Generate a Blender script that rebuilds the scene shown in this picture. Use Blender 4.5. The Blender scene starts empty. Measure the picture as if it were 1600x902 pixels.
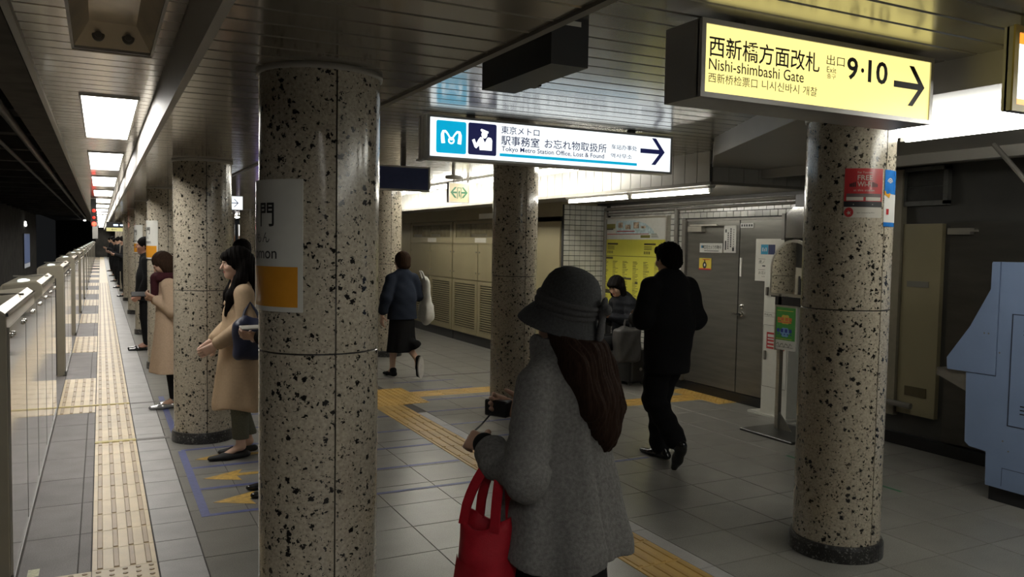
import bpy, math, random
import numpy as np
from mathutils import Matrix, Vector
random.seed(4)
scene = bpy.context.scene
col = scene.collection

# ------------------------------------------------------------------ camera
YAW, PITCH, ROLL, CAM_H, FPX = .4694258, .0542861, .0171864, 1.6604559, 1268.6927
cy, sy, cp, sp = math.cos(YAW), math.sin(YAW), math.cos(PITCH), math.sin(PITCH)
fw = Vector((sy * cp, cy * cp, -sp)); rt = Vector((cy, -sy, 0)); up = rt.cross(fw)
r2 = rt * math.cos(ROLL) + up * math.sin(ROLL); u2 = up * math.cos(ROLL) - rt * math.sin(ROLL)
cd = bpy.data.cameras.new('camera'); cam = bpy.data.objects.new('camera', cd); col.objects.link(cam)
cd.sensor_width = 36; cd.lens = 36 * FPX / 1600; cd.clip_start = .05; cd.clip_end = 300
m = Matrix.Identity(4)
for i in range(3):
    m[i][0], m[i][1], m[i][2] = r2[i], u2[i], -fw[i]
m[2][3] = CAM_H
cam.matrix_world = m
scene.camera = cam

# ------------------------------------------------------------------ world and exposure
wd = bpy.data.worlds.new('world'); scene.world = wd; wd.use_nodes = True
wd.node_tree.nodes['Background'].inputs[0].default_value = (.9, .95, 1, 1)
wd.node_tree.nodes['Background'].inputs[1].default_value = .006
vs = scene.view_settings
vs.view_transform = 'Standard'; vs.look = 'None'; vs.gamma = 1; vs.use_curve_mapping = False
vs.exposure = .42
LAMP = 13.5      # radiance of the fluorescent panels
TUBE = 24.0      # radiance of the bare tubes
SIGN = .92      # radiance of the backlit sign faces

# ------------------------------------------------------------------ materials
MATS = {}
def nodes_of(name):
    mt = bpy.data.materials.new(name); mt.use_nodes = True
    nt = mt.node_tree
    return mt, nt, nt.nodes, nt.links, nt.nodes['Principled BSDF']
def mat(name, color, rough=.5, metal=0, spec=.5, noise=0, nscale=20, bump=0, bscale=60, coat=0, stretch=None):
    """principled surface with procedural colour variation and fine relief"""
    if name in MATS: return MATS[name]
    mt, nt, N, L, b = nodes_of(name)
    b.inputs['Roughness'].default_value = rough; b.inputs['Metallic'].default_value = metal
    b.inputs['Specular IOR Level'].default_value = spec; b.inputs['Coat Weight'].default_value = coat
    b.inputs['Coat Roughness'].default_value = .08
    b.inputs['Base Color'].default_value = (*color, 1)
    tc = N.new('ShaderNodeTexCoord'); src = tc.outputs['Object']
    if stretch:
        mp = N.new('ShaderNodeMapping'); mp.inputs['Scale'].default_value = stretch; L.new(src, mp.inputs[0]); src = mp.outputs[0]
    if noise:
        nz = N.new('ShaderNodeTexNoise'); nz.inputs['Scale'].default_value = nscale; nz.inputs['Detail'].default_value = 5
        L.new(src, nz.inputs['Vector'])
        cr = N.new('ShaderNodeValToRGB')
        cr.color_ramp.elements[0].position = .3; cr.color_ramp.elements[1].position = .7
        cr.color_ramp.elements[0].color = (*[c * (1 - noise) for c in color], 1)
        cr.color_ramp.elements[1].color = (*[min(1, c * (1 + noise)) for c in color], 1)
        L.new(nz.outputs[0], cr.inputs[0]); L.new(cr.outputs[0], b.inputs['Base Color'])
    if bump:
        n2 = N.new('ShaderNodeTexNoise'); n2.inputs['Scale'].default_value = bscale; n2.inputs['Detail'].default_value = 3
        L.new(src, n2.inputs['Vector'])
        bp = N.new('ShaderNodeBump'); bp.inputs['Strength'].default_value = bump; bp.inputs['Distance'].default_value = .01
        L.new(n2.outputs[0], bp.inputs['Height']); L.new(bp.outputs[0], b.inputs['Normal'])
    MATS[name] = mt
    return mt
def glow(name, color, strength):
    if name in MATS: return MATS[name]
    mt, nt, N, L, b = nodes_of(name)
    b.inputs['Base Color'].default_value = (*[c * .6 for c in color], 1)
    b.inputs['Emission Color'].default_value = (*color, 1)
    b.inputs['Emission Strength'].default_value = strength
    b.inputs['Roughness'].default_value = .35
    MATS[name] = mt
    return mt
def terrazzo(name, base, chip, scale=40, rough=.16, amount=.5):
    mt, nt, N, L, b = nodes_of(name)
    tc = N.new('ShaderNodeTexCoord')
    oi = N.new('ShaderNodeObjectInfo')
    off = N.new('ShaderNodeVectorMath'); off.operation = 'MULTIPLY_ADD'
    off.inputs[1].default_value = (1, 1, 1)
    L.new(tc.outputs['Object'], off.inputs[0]); L.new(oi.outputs['Location'], off.inputs[2])
    nz = N.new('ShaderNodeTexNoise'); nz.inputs['Scale'].default_value = 95; nz.inputs['Detail'].default_value = 3
    L.new(off.outputs[0], nz.inputs['Vector'])
    vm = N.new('ShaderNodeVectorMath'); vm.operation = 'MULTIPLY_ADD'; vm.inputs[1].default_value = (.030, .030, .030)
    L.new(nz.outputs['Color'], vm.inputs[0]); L.new(off.outputs[0], vm.inputs[2])
    last = None
    for sc, lo, size in ((scale, 1 - amount * .27, .50), (scale * 1.6, 1.0 - amount * .38, .45), (scale * 2.9, 1.0 - amount * .42, .40)):
        v = N.new('ShaderNodeTexVoronoi'); v.inputs['Scale'].default_value = sc; L.new(vm.outputs[0], v.inputs['Vector'])
        sx = N.new('ShaderNodeSeparateColor'); L.new(v.outputs['Color'], sx.inputs[0])
        mr = N.new('ShaderNodeMapRange'); mr.inputs[1].default_value = lo; mr.inputs[2].default_value = lo + (1 - lo) * .45
        mr.inputs[3].default_value = 0; mr.inputs[4].default_value = size; L.new(sx.outputs[0], mr.inputs[0])
        su = N.new('ShaderNodeMath'); su.operation = 'SUBTRACT'; L.new(mr.outputs[0], su.inputs[0]); L.new(v.outputs['Distance'], su.inputs[1])
        ga = N.new('ShaderNodeMath'); ga.operation = 'MULTIPLY'; ga.inputs[1].default_value = 14; ga.use_clamp = True
        L.new(su.outputs[0], ga.inputs[0])
        if last is None: last = ga.outputs[0]
        else:
            mx = N.new('ShaderNodeMath'); mx.operation = 'MAXIMUM'; L.new(last, mx.inputs[0]); L.new(ga.outputs[0], mx.inputs[1]); last = mx.outputs[0]
    n3 = N.new('ShaderNodeTexNoise'); n3.inputs['Scale'].default_value = 90; n3.inputs['Detail'].default_value = 6
    L.new(off.outputs[0], n3.inputs['Vector'])
    cr = N.new('ShaderNodeValToRGB'); cr.color_ramp.elements[0].position = .32; cr.color_ramp.elements[1].position = .66
    cr.color_ramp.elements[0].color = (*[c * .74 for c in base], 1); cr.color_ramp.elements[1].color = (*[c * 1.12 for c in base], 1)
    L.new(n3.outputs[0], cr.inputs[0])
    mix = N.new('ShaderNodeMix'); mix.data_type = 'RGBA'
    L.new(last, mix.inputs[0]); L.new(cr.outputs[0], mix.inputs[6]); mix.inputs[7].default_value = (*chip, 1)
    L.new(mix.outputs[2], b.inputs['Base Color'])
    b.inputs['Roughness'].default_value = rough; b.inputs['Specular IOR Level'].default_value = .5
    MATS[name] = mt
    return mt
def granite(name, base, rough=.32, var=.10, rvar=.06, spec=.5):
    """floor tile: speckle plus a tone of its own for each tile"""
    mt, nt, N, L, b = nodes_of(name)
    tc = N.new('ShaderNodeTexCoord'); oi = N.new('ShaderNodeObjectInfo')
    n1 = N.new('ShaderNodeTexNoise'); n1.inputs['Scale'].default_value = 170; n1.inputs['Detail'].default_value = 3
    n2 = N.new('ShaderNodeTexNoise'); n2.inputs['Scale'].default_value = 5; n2.inputs['Detail'].default_value = 4
    ad = N.new('ShaderNodeVectorMath'); L.new(tc.outputs['Object'], ad.inputs[0]); L.new(oi.outputs['Location'], ad.inputs[1])
    L.new(ad.outputs[0], n1.inputs['Vector']); L.new(ad.outputs[0], n2.inputs['Vector'])
    cr = N.new('ShaderNodeValToRGB'); cr.color_ramp.elements[0].position = .35; cr.color_ramp.elements[1].position = .65
    cr.color_ramp.elements[0].color = (*[c * (1 - 2 * var) for c in base], 1); cr.color_ramp.elements[1].color = (*[c * (1 + 2 * var) for c in base], 1)
    L.new(n1.outputs[0], cr.inputs[0])
    mr = N.new('ShaderNodeMapRange'); mr.inputs[3].default_value = 1 - rvar; mr.inputs[4].default_value = 1 + rvar; L.new(oi.outputs['Random'], mr.inputs[0])
    m2 = N.new('ShaderNodeMapRange'); m2.inputs[1].default_value = .3; m2.inputs[2].default_value = .7
    m2.inputs[3].default_value = .88; m2.inputs[4].default_value = 1.1; L.new(n2.outputs[0], m2.inputs[0])
    mu = N.new('ShaderNodeMath'); mu.operation = 'MULTIPLY'; L.new(mr.outputs[0], mu.inputs[0]); L.new(m2.outputs[0], mu.inputs[1])
    vm = N.new('ShaderNodeVectorMath'); vm.operation = 'SCALE'; L.new(cr.outputs[0], vm.inputs[0]); L.new(mu.outputs[0], vm.inputs['Scale'])
    L.new(vm.outputs[0], b.inputs['Base Color'])
    b.inputs['Roughness'].default_value = rough; b.inputs['Specular IOR Level'].default_value = spec
    MATS[name] = mt
    return mt

M_TERR = terrazzo('terrazzo cream', (.43, .385, .305), (.012, .011, .010), amount=.62)
M_TERRB = terrazzo('terrazzo black', (.018, .018, .018), (.16, .16, .15), scale=60, rough=.3, amount=.6)
M_TILE = granite('grey floor tile', (.20, .195, .178), rough=.30)
M_PALE = granite('pale floor tile', (.38, .375, .37), rough=.42, var=.05, spec=.35)
M_SLAB = granite('grey edge slab', (.205, .190, .188), rough=.55, var=.08, spec=.25)
M_GROUT = mat('grout', (.07, .065, .06), .8, noise=.2)
M_TACP = granite('cream tactile tile', (.62, .50, .30), rough=.42, var=.02)
M_TACB = granite('tan tactile bar', (.42, .31, .19), rough=.45, var=.02)
M_TACY = granite('ochre tactile tile', (.52, .33, .085), rough=.42, var=.03)
M_TACYB = granite('dark ochre tactile bar', (.47, .29, .07), rough=.42, var=.03)
M_BLUEL = mat('blue floor paint', (.075, .09, .24), .45, noise=.25, nscale=30)
M_YELP = mat('worn yellow floor paint', (.48, .30, .06), .5, noise=.35, nscale=25)
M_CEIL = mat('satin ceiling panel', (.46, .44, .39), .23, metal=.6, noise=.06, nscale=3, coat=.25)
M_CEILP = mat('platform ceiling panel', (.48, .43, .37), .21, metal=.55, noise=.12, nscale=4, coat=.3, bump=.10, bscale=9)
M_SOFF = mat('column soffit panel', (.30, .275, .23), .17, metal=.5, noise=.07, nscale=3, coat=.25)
M_TRIM = mat('pale fascia metal', (.42, .40, .36), .48, spec=.3, metal=0, noise=.05, nscale=3)
M_TRIMD = mat('grey edge trim', (.16, .15, .13), .4, noise=.08, nscale=6)
M_DARK = mat('dark void', (.012, .012, .012), .8, noise=.2, nscale=3)
M_CONC = mat('tunnel concrete', (.075, .07, .06), .85, noise=.35, nscale=1.7, bump=.3, bscale=8)
M_PIPE = mat('tunnel pipe', (.16, .15, .13), .5, noise=.25, nscale=6)
M_STEEL = mat('brushed steel', (.46, .44, .38), .33, metal=.85, noise=.08, nscale=4, stretch=(1, 1, 14))
M_GATE = mat('gate steel', (.50, .46, .36), .3, metal=.55, noise=.05, nscale=5)
M_GATE_SHADED = mat('gate steel shaded', (.36, .33, .26), .4, metal=.4, noise=.06, nscale=5)  # darker gate steel: shadow on the near ends put into the colour
M_CHROME = mat('chrome', (.75, .74, .72), .12, metal=1, noise=.03)
M_SIGNCASE = mat('sign case aluminium', (.47, .46, .45), .36, metal=.45, noise=.05, nscale=6)
M_BLACK = mat('black paint', (.012, .012, .013), .35, noise=.2, nscale=8)
M_INK = mat('black print', (.008, .008, .012), .5, noise=.1)
M_WHITE = mat('white enamel', (.72, .71, .66), .35, noise=.04, nscale=5)
M_LAMP = glow('fluorescent panel', (1, .965, .90), LAMP)
M_TUBE = glow('fluorescent tube', (1, .965, .87), TUBE)
M_TUBEL = glow('low ceiling tube', (1, .985, .90), TUBE * .5)

# ------------------------------------------------------------------ mesh helpers
class MB:
    """collects vertices and faces of one part"""
    def __init__(s): s.v = []; s.f = []
    def add(s, v, f):
        o = len(s.v); s.v += [tuple(p) for p in v]; s.f += [tuple(i + o for i in q) for q in f]; return s
    def box(s, x0, x1, y0, y1, z0, z1, b=0):
        if b:
            return s.cham(x0, x1, y0, y1, z0, z1, b)
        v = [(x, y, z) for x in (x0, x1) for y in (y0, y1) for z in (z0, z1)]
        return s.add(v, [(0, 1, 3, 2), (4, 6, 7, 5), (0, 4, 5, 1), (2, 3, 7, 6), (0, 2, 6, 4), (1, 5, 7, 3)])
    def cham(s, x0, x1, y0, y1, z0, z1, b):
        # box whose top rim is chamfered
        v = [(x0, y0, z0), (x1, y0, z0), (x1, y1, z0), (x0, y1, z0), (x0, y0, z1 - b), (x1, y0, z1 - b), (x1, y1, z1 - b), (x0, y1, z1 - b),
             (x0 + b, y0 + b, z1), (x1 - b, y0 + b, z1), (x1 - b, y1 - b, z1), (x0 + b, y1 - b, z1)]
        f = [(3, 2, 1, 0), (8, 9, 10, 11)]
        for i in range(4):
            j = (i + 1) % 4
            f += [(i, j, 4 + j, 4 + i), (4 + i, 4 + j, 8 + j, 8 + i)]
        return s.add(v, f)
    def prism(s, pts, a0, a1, axis='y'):
        """closed outline pts (2D) swept along an axis"""
        n = len(pts)
        def P(p, a):
            return (p[0], a, p[1]) if axis == 'y' else (a, p[0], p[1]) if axis == 'x' else (p[0], p[1], a)
        v = [P(p, a0) for p in pts] + [P(p, a1) for p in pts]
        f = [tuple(range(n)), tuple(range(2 * n - 1, n - 1, -1))]
        for i in range(n):
            j = (i + 1) % n; f.append((i, n + i, n + j, j))
        return s.add(v, f)
    def tube(s, pts, r, n=10, cap=True):
        """round tube along a polyline; r is a number or a list"""
        pts = [Vector(p) for p in pts]; R = r if isinstance(r, (list, tuple)) else [r] * len(pts)
        t0 = (pts[1] - pts[0]).normalized()
        a = Vector((0, 0, 1)) if abs(t0.z) < .9 else Vector((1, 0, 0))
        u = t0.cross(a).normalized(); v = []; f = []
        for i, p in enumerate(pts):
            t = (pts[min(i + 1, len(pts) - 1)] - pts[max(i - 1, 0)]).normalized()
            u = (u - t * u.dot(t)).normalized(); w = t.cross(u)
            for k in range(n):
                an = 2 * math.pi * k / n
                v.append(p + (u * math.cos(an) + w * math.sin(an)) * R[i])
        for i in range(len(pts) - 1):
            for k in range(n):
                k2 = (k + 1) % n
                f.append((i * n + k, i * n + k2, (i + 1) * n + k2, (i + 1) * n + k))
        if cap:
            f.append(tuple(range(n - 1, -1, -1))); f.append(tuple((len(pts) - 1) * n + k for k in range(n)))
        return s.add(v, f)
    def lathe(s, prof, n=24, c=(0, 0, 0), axis='z'):
        v = []; f = []
        for (r, z) in prof:
            for k in range(n):
                a = 2 * math.pi * k / n; p = (r * math.cos(a), r * math.sin(a), z)
                if axis == 'x': p = (p[2], p[0], p[1])
                if axis == 'y': p = (p[0], p[2], p[1])
                v.append((p[0] + c[0], p[1] + c[1], p[2] + c[2]))
        for i in range(len(prof) - 1):
            for k in range(n):
                k2 = (k + 1) % n
                f.append((i * n + k, i * n + k2, (i + 1) * n + k2, (i + 1) * n + k))
        f.append(tuple(range(n - 1, -1, -1))); f.append(tuple((len(prof) - 1) * n + k for k in range(n)))
        return s.add(v, f)
    def mesh(s, name='mesh'):
        me = bpy.data.meshes.new(name); me.from_pydata(s.v, [], s.f); me.validate(); me.update()
        return me
def fixn(me):
    import bmesh
    bm = bmesh.new(); bm.from_mesh(me); bmesh.ops.recalc_face_normals(bm, faces=bm.faces); bm.to_mesh(me); bm.free()
def obj(name, mb, mt, parent=None, smooth=False, kind=None, label=None, loc=None, fix=True):
    me = mb.mesh(name) if isinstance(mb, MB) else mb
    if isinstance(mb, MB) and fix: fixn(me)
    if mt is not None and not me.materials: me.materials.append(mt)
    if smooth:
        for p in me.polygons: p.use_smooth = True
        if smooth != 'all': me.set_sharp_from_angle(angle=math.radians(40))
    o = bpy.data.objects.new(name, me); col.objects.link(o)
    if parent: o.parent = parent
    if loc: o.location = loc
    if kind: o['kind'] = kind
    if label: o['label'] = label
    return o
def inst(name, me, parent, loc, scale=None, rotz=0):
    o = bpy.data.objects.new(name, me); col.objects.link(o); o.parent = parent; o.location = loc
    if scale: o.scale = scale
    if rotz: o.rotation_euler.z = rotz
    return o
def thing(name, label, cat, loc=(0, 0, 0), rotz=0, group=None):
    o = bpy.data.objects.new(name, None); col.objects.link(o); o.location = loc; o.rotation_euler.z = rotz
    o.empty_display_size = .1
    return tag(o, label, cat, group)
def tag(o, label, cat, group=None):
    o['label'] = label; o['category'] = cat
    if group: o['group'] = group
    return o
def copy_tree(o, loc=None, rotz=None, parent=None):
    c = o.copy(); col.objects.link(c)
    if parent: c.parent = parent
    for ch in list(o.children): copy_tree(ch, parent=c)
    if loc is not None: c.location = loc
    if rotz is not None: c.rotation_euler.z = rotz
    return c
def struct(name, mb, mt, **k):
    return obj(name, mb, mt, kind='structure', **k)
def pix(P):
    """pixel of a world point, only to sort pieces by how large they show"""
    d = Vector(P) - Vector((0, 0, CAM_H)); z = d.dot(fw)
    if z < .2: return None
    return 800 + FPX * d.dot(r2) / z, 451 - FPX * d.dot(u2) / z, z
def in_view(P, pad=90):
    q = pix(P)
    return bool(q and -pad < q[0] < 1600 + pad and -pad < q[1] < 902 + pad)

# flat print: a frame is (origin, right, up, normal)
class Frame:
    def __init__(s, o, r, u):
        s.o = Vector(o); s.r = Vector(r); s.u = Vector(u); s.n = s.r.cross(s.u)
    def at(s, x, y, d=0): return s.o + s.r * x + s.u * y + s.n * d
FONTS = {}
def text_verts(s, bold=0):
    key = (s, bold)
    if key not in FONTS:
        cu = bpy.data.curves.new('lettering', 'FONT'); cu.body = s; cu.offset = bold; cu.resolution_u = 3
        o = bpy.data.objects.new('lettering', cu)
        col.objects.link(o)
        dg = bpy.context.evaluated_depsgraph_get()
        me = bpy.data.meshes.new_from_object(o.evaluated_get(dg))
        V = np.array([v.co[:] for v in me.vertices]) if len(me.vertices) else np.zeros((0, 3))
        F = [tuple(p.vertices) for p in me.polygons]
        bpy.data.objects.remove(o); bpy.data.curves.remove(cu); bpy.data.meshes.remove(me)
        FONTS[key] = (V, F)
    return FONTS[key]
def letter(mb, fr, s, x0, y0, w, h, d=.001, bold=0, keep=False):
    """letters fitted to the rectangle (x0, y0, w, h) of a frame"""
    V, F = text_verts(s, bold)
    if not len(V): return
    lo = V.min(0); hi = V.max(0); sx = w / max(hi[0] - lo[0], 1e-6); sy_ = h / max(hi[1] - lo[1], 1e-6)
    if keep: sx = sy_
    mb.add([fr.at(x0 + (p[0] - lo[0]) * sx, y0 + (p[1] - lo[1]) * sy_, d) for p in V], F)
def rect(mb, fr, x0, y0, w, h, d=.001):
    mb.add([fr.at(x0, y0, d), fr.at(x0 + w, y0, d), fr.at(x0 + w, y0 + h, d), fr.at(x0, y0 + h, d)], [(0, 1, 2, 3)])
def poly(mb, fr, pts, d=.001, x0=0, y0=0, sx=1, sy_=1):
    mb.add([fr.at(x0 + p[0] * sx, y0 + p[1] * sy_, d) for p in pts], [tuple(range(len(pts)))])
def rrect(mb, fr, x0, y0, w, h, r, d=.001):
    pts = []
    for cx, cy_, a in ((x0 + w - r, y0 + h - r, 0), (x0 + r, y0 + h - r, 90), (x0 + r, y0 + r, 180), (x0 + w - r, y0 + r, 270)):
        for k in range(5):
            t = math.radians(a + 22.5 * k); pts.append((cx + r * math.cos(t), cy_ + r * math.sin(t)))
    poly(mb, fr, pts, d)
def arrow(mb, fr, x0, y0, w, h, d=.002, t=.2):
    """plain direction arrow pointing right, made of three strokes; t is the stroke thickness relative to h"""
    a = h * t
    rect(mb, fr, x0, y0 + h / 2 - a / 2, w - a, a, d)
    tip = (x0 + w, y0 + h / 2)
    for s in (1, -1):
        b = h / 2
        poly(mb, fr, [(tip[0] - a * .2, tip[1]), (tip[0] - a * 1.35, tip[1]), (tip[0] - h * .55 - a * .6, tip[1] + s * b), (tip[0] - h * .55 + a * .55, tip[1] + s * b)][::s], d + .0003)
    poly(mb, fr, [(tip[0] - a * 1.35, tip[1] - a * .5), (tip[0] - a * .2, tip[1]), (tip[0] - a * 1.35, tip[1] + a * .5)], d + .0006)

# ================================================================== THE SETTING
# ---- floor: slab with tiles as pieces
YEND = 78
floor = struct('floor', MB().box(-.72, 6.6, -6, YEND, -.25, -.004), M_GROUT)
struct('floor_track_bed', MB().box(-4.6, -.72, -6, 95, -1.4, -1.15), M_CONC)
wall_plat = struct('wall_platform_edge', MB().box(-.76, -.722, -6, YEND, -1.15, -.01), M_CONC)

def tile_set(name, mt, tiles, limit=300, th=.012, gap=.0025):
    """tiles (x0, x1, y0, y1): the ones that show largest as pieces, the rest joined"""
    def size(t):
        q = pix(((t[0] + t[1]) / 2, (t[2] + t[3]) / 2, 0))
        return -1e9 if not q or not in_view(((t[0] + t[1]) / 2, (t[2] + t[3]) / 2, 0)) else -q[2]
    tiles = sorted(tiles, key=size, reverse=True)
    cache = {}
    for t in tiles[:limit]:
        w, l = round(t[1] - t[0], 4), round(t[3] - t[2], 4)
        if (w, l) not in cache:
            mb = MB().box(-w / 2 + gap, w / 2 - gap, -l / 2 + gap, l / 2 - gap, -th, 0, b=.0012); me = mb.mesh(name); me.materials.append(mt); cache[(w, l)] = me
        inst(name, cache[(w, l)], floor, ((t[0] + t[1]) / 2, (t[2] + t[3]) / 2, random.uniform(-.0004, .0004)))
    if len(tiles) > limit:
        mb = MB()
        for t in tiles[limit:]: mb.box(t[0] + gap, t[1] - gap, t[2] + gap, t[3] - gap, -th, 0)
        obj(name + '_field', mb, mt, floor, kind='stuff', fix=False)

GX = [.47, .80, 1.205, 1.617, 2.033, 2.45]; GX2 = [2.85, 3.265, 3.68, 4.10, 4.512, 4.925, 5.34, 5.752, 6.16]
T0 = 4.02
conc = []
for k in range(-25, 90):
    y0 = T0 + .4 * k
    if y0 > 40: break
    for G in (GX, GX2):
        for a, b_ in zip(G, G[1:]): conc.append((a, b_, y0, y0 + .4))
tile_set('floor_tile', M_TILE, conc)
obj('far_tile_field', MB().box(.47, 6.16, 40, YEND, -.012, 0), M_TILE, floor, kind='stuff')
fil = [(2.75, 2.85, 3.02 - 4 + .6 * k, 3.62 - 4 + .6 * k) for k in range(0, 16)]
tile_set('filler_tile', M_PALE, [t for t in fil if t[3] < 7.9])
P0 = 4.456
pale = [(.25, .468, P0 + .3 * k, P0 + .3 * k + .3) for k in range(-20, 110)]
tile_set('pale_tile', M_PALE, pale, limit=110)
slab = []
for k in range(-10, 70):
    slab.append((-.38, -.116, P0 + .6 * k, P0 + .6 * k + .6)); slab.append((-.116, -.056, P0 + .6 * k, P0 + .6 * k + .6))
tile_set('edge_slab', M_SLAB, slab, limit=90)
obj('pale_tile_far_field', MB().box(.25, .468, P0 + 33, YEND, -.012, 0), M_PALE, floor, kind='stuff')
obj('gate_kerb', MB().box(-.72, -.383, -6, YEND, -.012, .0), M_SLAB, floor)
obj('threshold_strip', MB().box(6.165, 6.2, -6, 9.3, -.012, .001), M_TRIMD, floor)

# tactile tiles: plate with four bars, or with five by five dots
def tac_mesh(name, l, bars, plate, barm, nb=4, w=.3):
    mb = MB().box(-w / 2 + .0015, w / 2 - .0015, -l / 2 + .0015, l / 2 - .0015, -.012, .0015, b=.001)
    np_ = len(mb.f)
    if bars:
        for i in range(nb):
            x = (i + .5) / nb * w - w / 2
            mb.box(x - .0135, x + .0135, -l / 2 + .012, l / 2 - .012, .001, .0065, b=.003)
    else:
        n = max(2, round(w / .06)); n2 = max(2, round(l / .06))
        for i in range(n):
            for j in range(n2):
                mb.lathe([(.0125, .001), (.0115, .005), (.007, .0062)], 8, ((i + .5) / n * w - w / 2, (j + .5) / n2 * l - l / 2, 0))
    me = mb.mesh(name); me.materials.append(plate); me.materials.append(barm)
    for i, p in enumerate(me.polygons):
        if i >= np_: p.material_index = 1
    return me
TB = tac_mesh('tactile_tile', .3, True, M_TACP, M_TACB)
TD = tac_mesh('tactile_dot_tile', .3, False, M_TACP, M_TACB)
for k in range(0, 95): inst('tactile_tile', TB, floor, (.096, P0 + .15 + .3 * k, 0))
far = MB()
for k in range(95, 240): far.box(-.052, .244, P0 + .302 + .3 * (k - 1), P0 + .298 + .3 * k, -.01, .003)
obj('tactile_far_field', far, M_TACP, floor, kind='stuff', fix=False)
for k in range(-7, 0):
    for x in (.096, -.204): inst('tactile_dot_tile', TD, floor, (x, P0 + .15 + .3 * k, .0006))
TG = tac_mesh('door_tactile_tile', .3, True, M_TACP, M_TACB, nb=4, w=.32)
for y0, n in ((8.58, 7), (13.15, 7), (17.65, 7), (22.15, 7), (26.65, 7), (31.15, 7)):
    for k in range(n): inst('door_tactile_tile', TG, floor, (-.218, y0 + .15 + .3 * k, .0008))
far = MB()
for y0 in np.arange(35.65, 76, 4.5): far.box(-.378, -.058, y0, y0 + 2.1, -.01, .003)
obj('door_tactile_far_field', far, M_TACP, floor, kind='stuff', fix=False)
TY = tac_mesh('guide_tactile_tile', .3, True, M_TACY, M_TACYB)
TYD = tac_mesh('guide_dot_tile', .3, False, M_TACY, M_TACYB)
y = 7.86
while y > -2:
    inst('guide_tactile_tile', TY, floor, (2.6, y - .15, .0)); y -= .3
for i in range(2):
    for j in range(3): inst('guide_dot_tile', TYD, floor, (2.6 + .3 * i, 8.01 + .3 * j, .0012))
for i in range(6): inst('guide_tactile_tile', TY, floor, (3.2 + .3 * i, 8.33, .0012), rotz=math.pi / 2)
for i in range(7): inst('guide_tactile_tile', TY, floor, (3.90 + .3 * i, 7.06, .0012), rotz=math.pi / 2)
for j in range(3): inst('guide_dot_tile', TYD, floor, (6.0, 6.78 + .3 * j, .0012))
# painted queue lanes
for i, yb in enumerate((5.10, 5.66, 6.21, 6.77, 7.37, 7.94, 8.50, 9.05)):
    x0 = .55 if i < 4 else 1.05
    mb = MB(); x1 = 2.44 if i < 5 else 2.44
    mb.box(x0, x1, yb - .02, yb + .02, .0004, .0013)
    obj('queue_line', mb, M_BLUEL, floor)
    xe = 3.84
    obj('queue_line', MB().box(2.86 if i < 5 else 3.07, xe, yb + .03, yb + .07, .0004, .0013), M_BLUEL, floor)
obj('queue_line', MB().box(.525, .577, 5.08, 6.75, .0005, .0015), M_BLUEL, floor)
obj('queue_line', MB().box(.525, .577, 7.45, 9.2, .0005, .0015), M_BLUEL, floor)
for yb in (5.36, 5.92, 6.47):
    mb = MB().prism([(.62, yb - .02), (.86, yb - .15), (.84, yb - .03), (1.35, yb - .03), (1.35, yb + .03), (.86, yb + .03), (.90, yb + .13)], .0004, .0016, 'z')
    obj('queue_arrow', mb, M_YELP, floor)
# expansion joint covers across the platform
M_JT = mat('joint cover', (.14, .13, .12), .5, noise=.2, nscale=40)
M_JY = mat('joint cover yellow', (.50, .40, .12), .5, noise=.2, nscale=40)
obj('joint_cover', MB().box(-.054, .246, 7.25, 7.31, .002, .008), M_JY, floor)
obj('joint_cover', MB().box(.25, .5, 7.25, 7.31, .0005, .003), M_JT, floor)
obj('joint_cover', MB().box(-.375, .246, 8.90, 8.95, .002, .0085), M_JY, floor)
obj('joint_cover', MB().box(.25, 2.4, 8.90, 8.95, .0005, .002), M_JT, floor)
obj('joint_cover', MB().box(2.86, 5.4, 9.42, 9.48, .0005, .003), M_JT, floor)
obj('floor_sticker', MB().box(-.335, -.285, 4.50, 4.60, .0005, .0015), mat('floor sticker', (.62, .62, .42), .5, noise=.2, nscale=60), floor)
M_GRT = mat('green floor tape', (.03, .17, .08), .5, noise=.2)
obj('floor_tape', MB().box(4.9, 4.93, 3.7, 4.75, .0005, .0012), M_GRT, floor)

# ---- ceilings made of slats
def slat_run(parent, name, mt, spans, z, y0, y1, pitch=.15, near=16, th=.02, gap=.003):
    """cross slats between the X spans given by spans(ya, yb); the near ones are pieces, the rest joined"""
    cache = {}; far = MB(); n = int((y1 - y0) / pitch); cnt = 0
    for k in range(n):
        a = y0 + k * pitch; b_ = a + pitch
        for (xa, xb) in spans(a, b_):
            if xb - xa < .01: continue
            if -1 < a < near and cnt < 290:
                w = round(xb - xa, 3)
                if w not in cache:
                    v = [(-w / 2, gap, th), (w / 2, gap, th), (w / 2, pitch - gap, th), (-w / 2, pitch - gap, th), (-w / 2, gap, .004), (w / 2, gap, .004), (w / 2, pitch - gap, .004), (-w / 2, pitch - gap, .004),
                         (-w / 2, gap + .006, 0), (w / 2, gap + .006, 0), (w / 2, pitch - gap - .006, 0), (-w / 2, pitch - gap - .006, 0)]
                    f = [(0, 1, 2, 3), (8, 9, 10, 11), (0, 4, 5, 1), (3, 2, 6, 7), (4, 8, 9, 5), (7, 6, 10, 11), (0, 3, 7, 11, 8, 4), (1, 5, 9, 10, 6, 2)]
                    mb = MB().add(v, f); me = mb.mesh(name); fixn(me); me.materials.append(mt); cache[w] = me
                o = inst(name, cache[w], parent, ((xa + xb) / 2, a, z)); cnt += 1
                o.rotation_euler.x = random.uniform(-.006, .006)
            else:
                far.box(xa, xb, a + gap, b_ - gap, z, z + th)
    obj(name + '_field', far, mt, parent, kind='stuff', fix=False)
LY0, LPITCH, LLEN, LX0, LX1 = 5.5, 3.62, 2.26, -.095, .212
lamps = [LY0 + LPITCH * k for k in range(-3, 20)]
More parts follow.
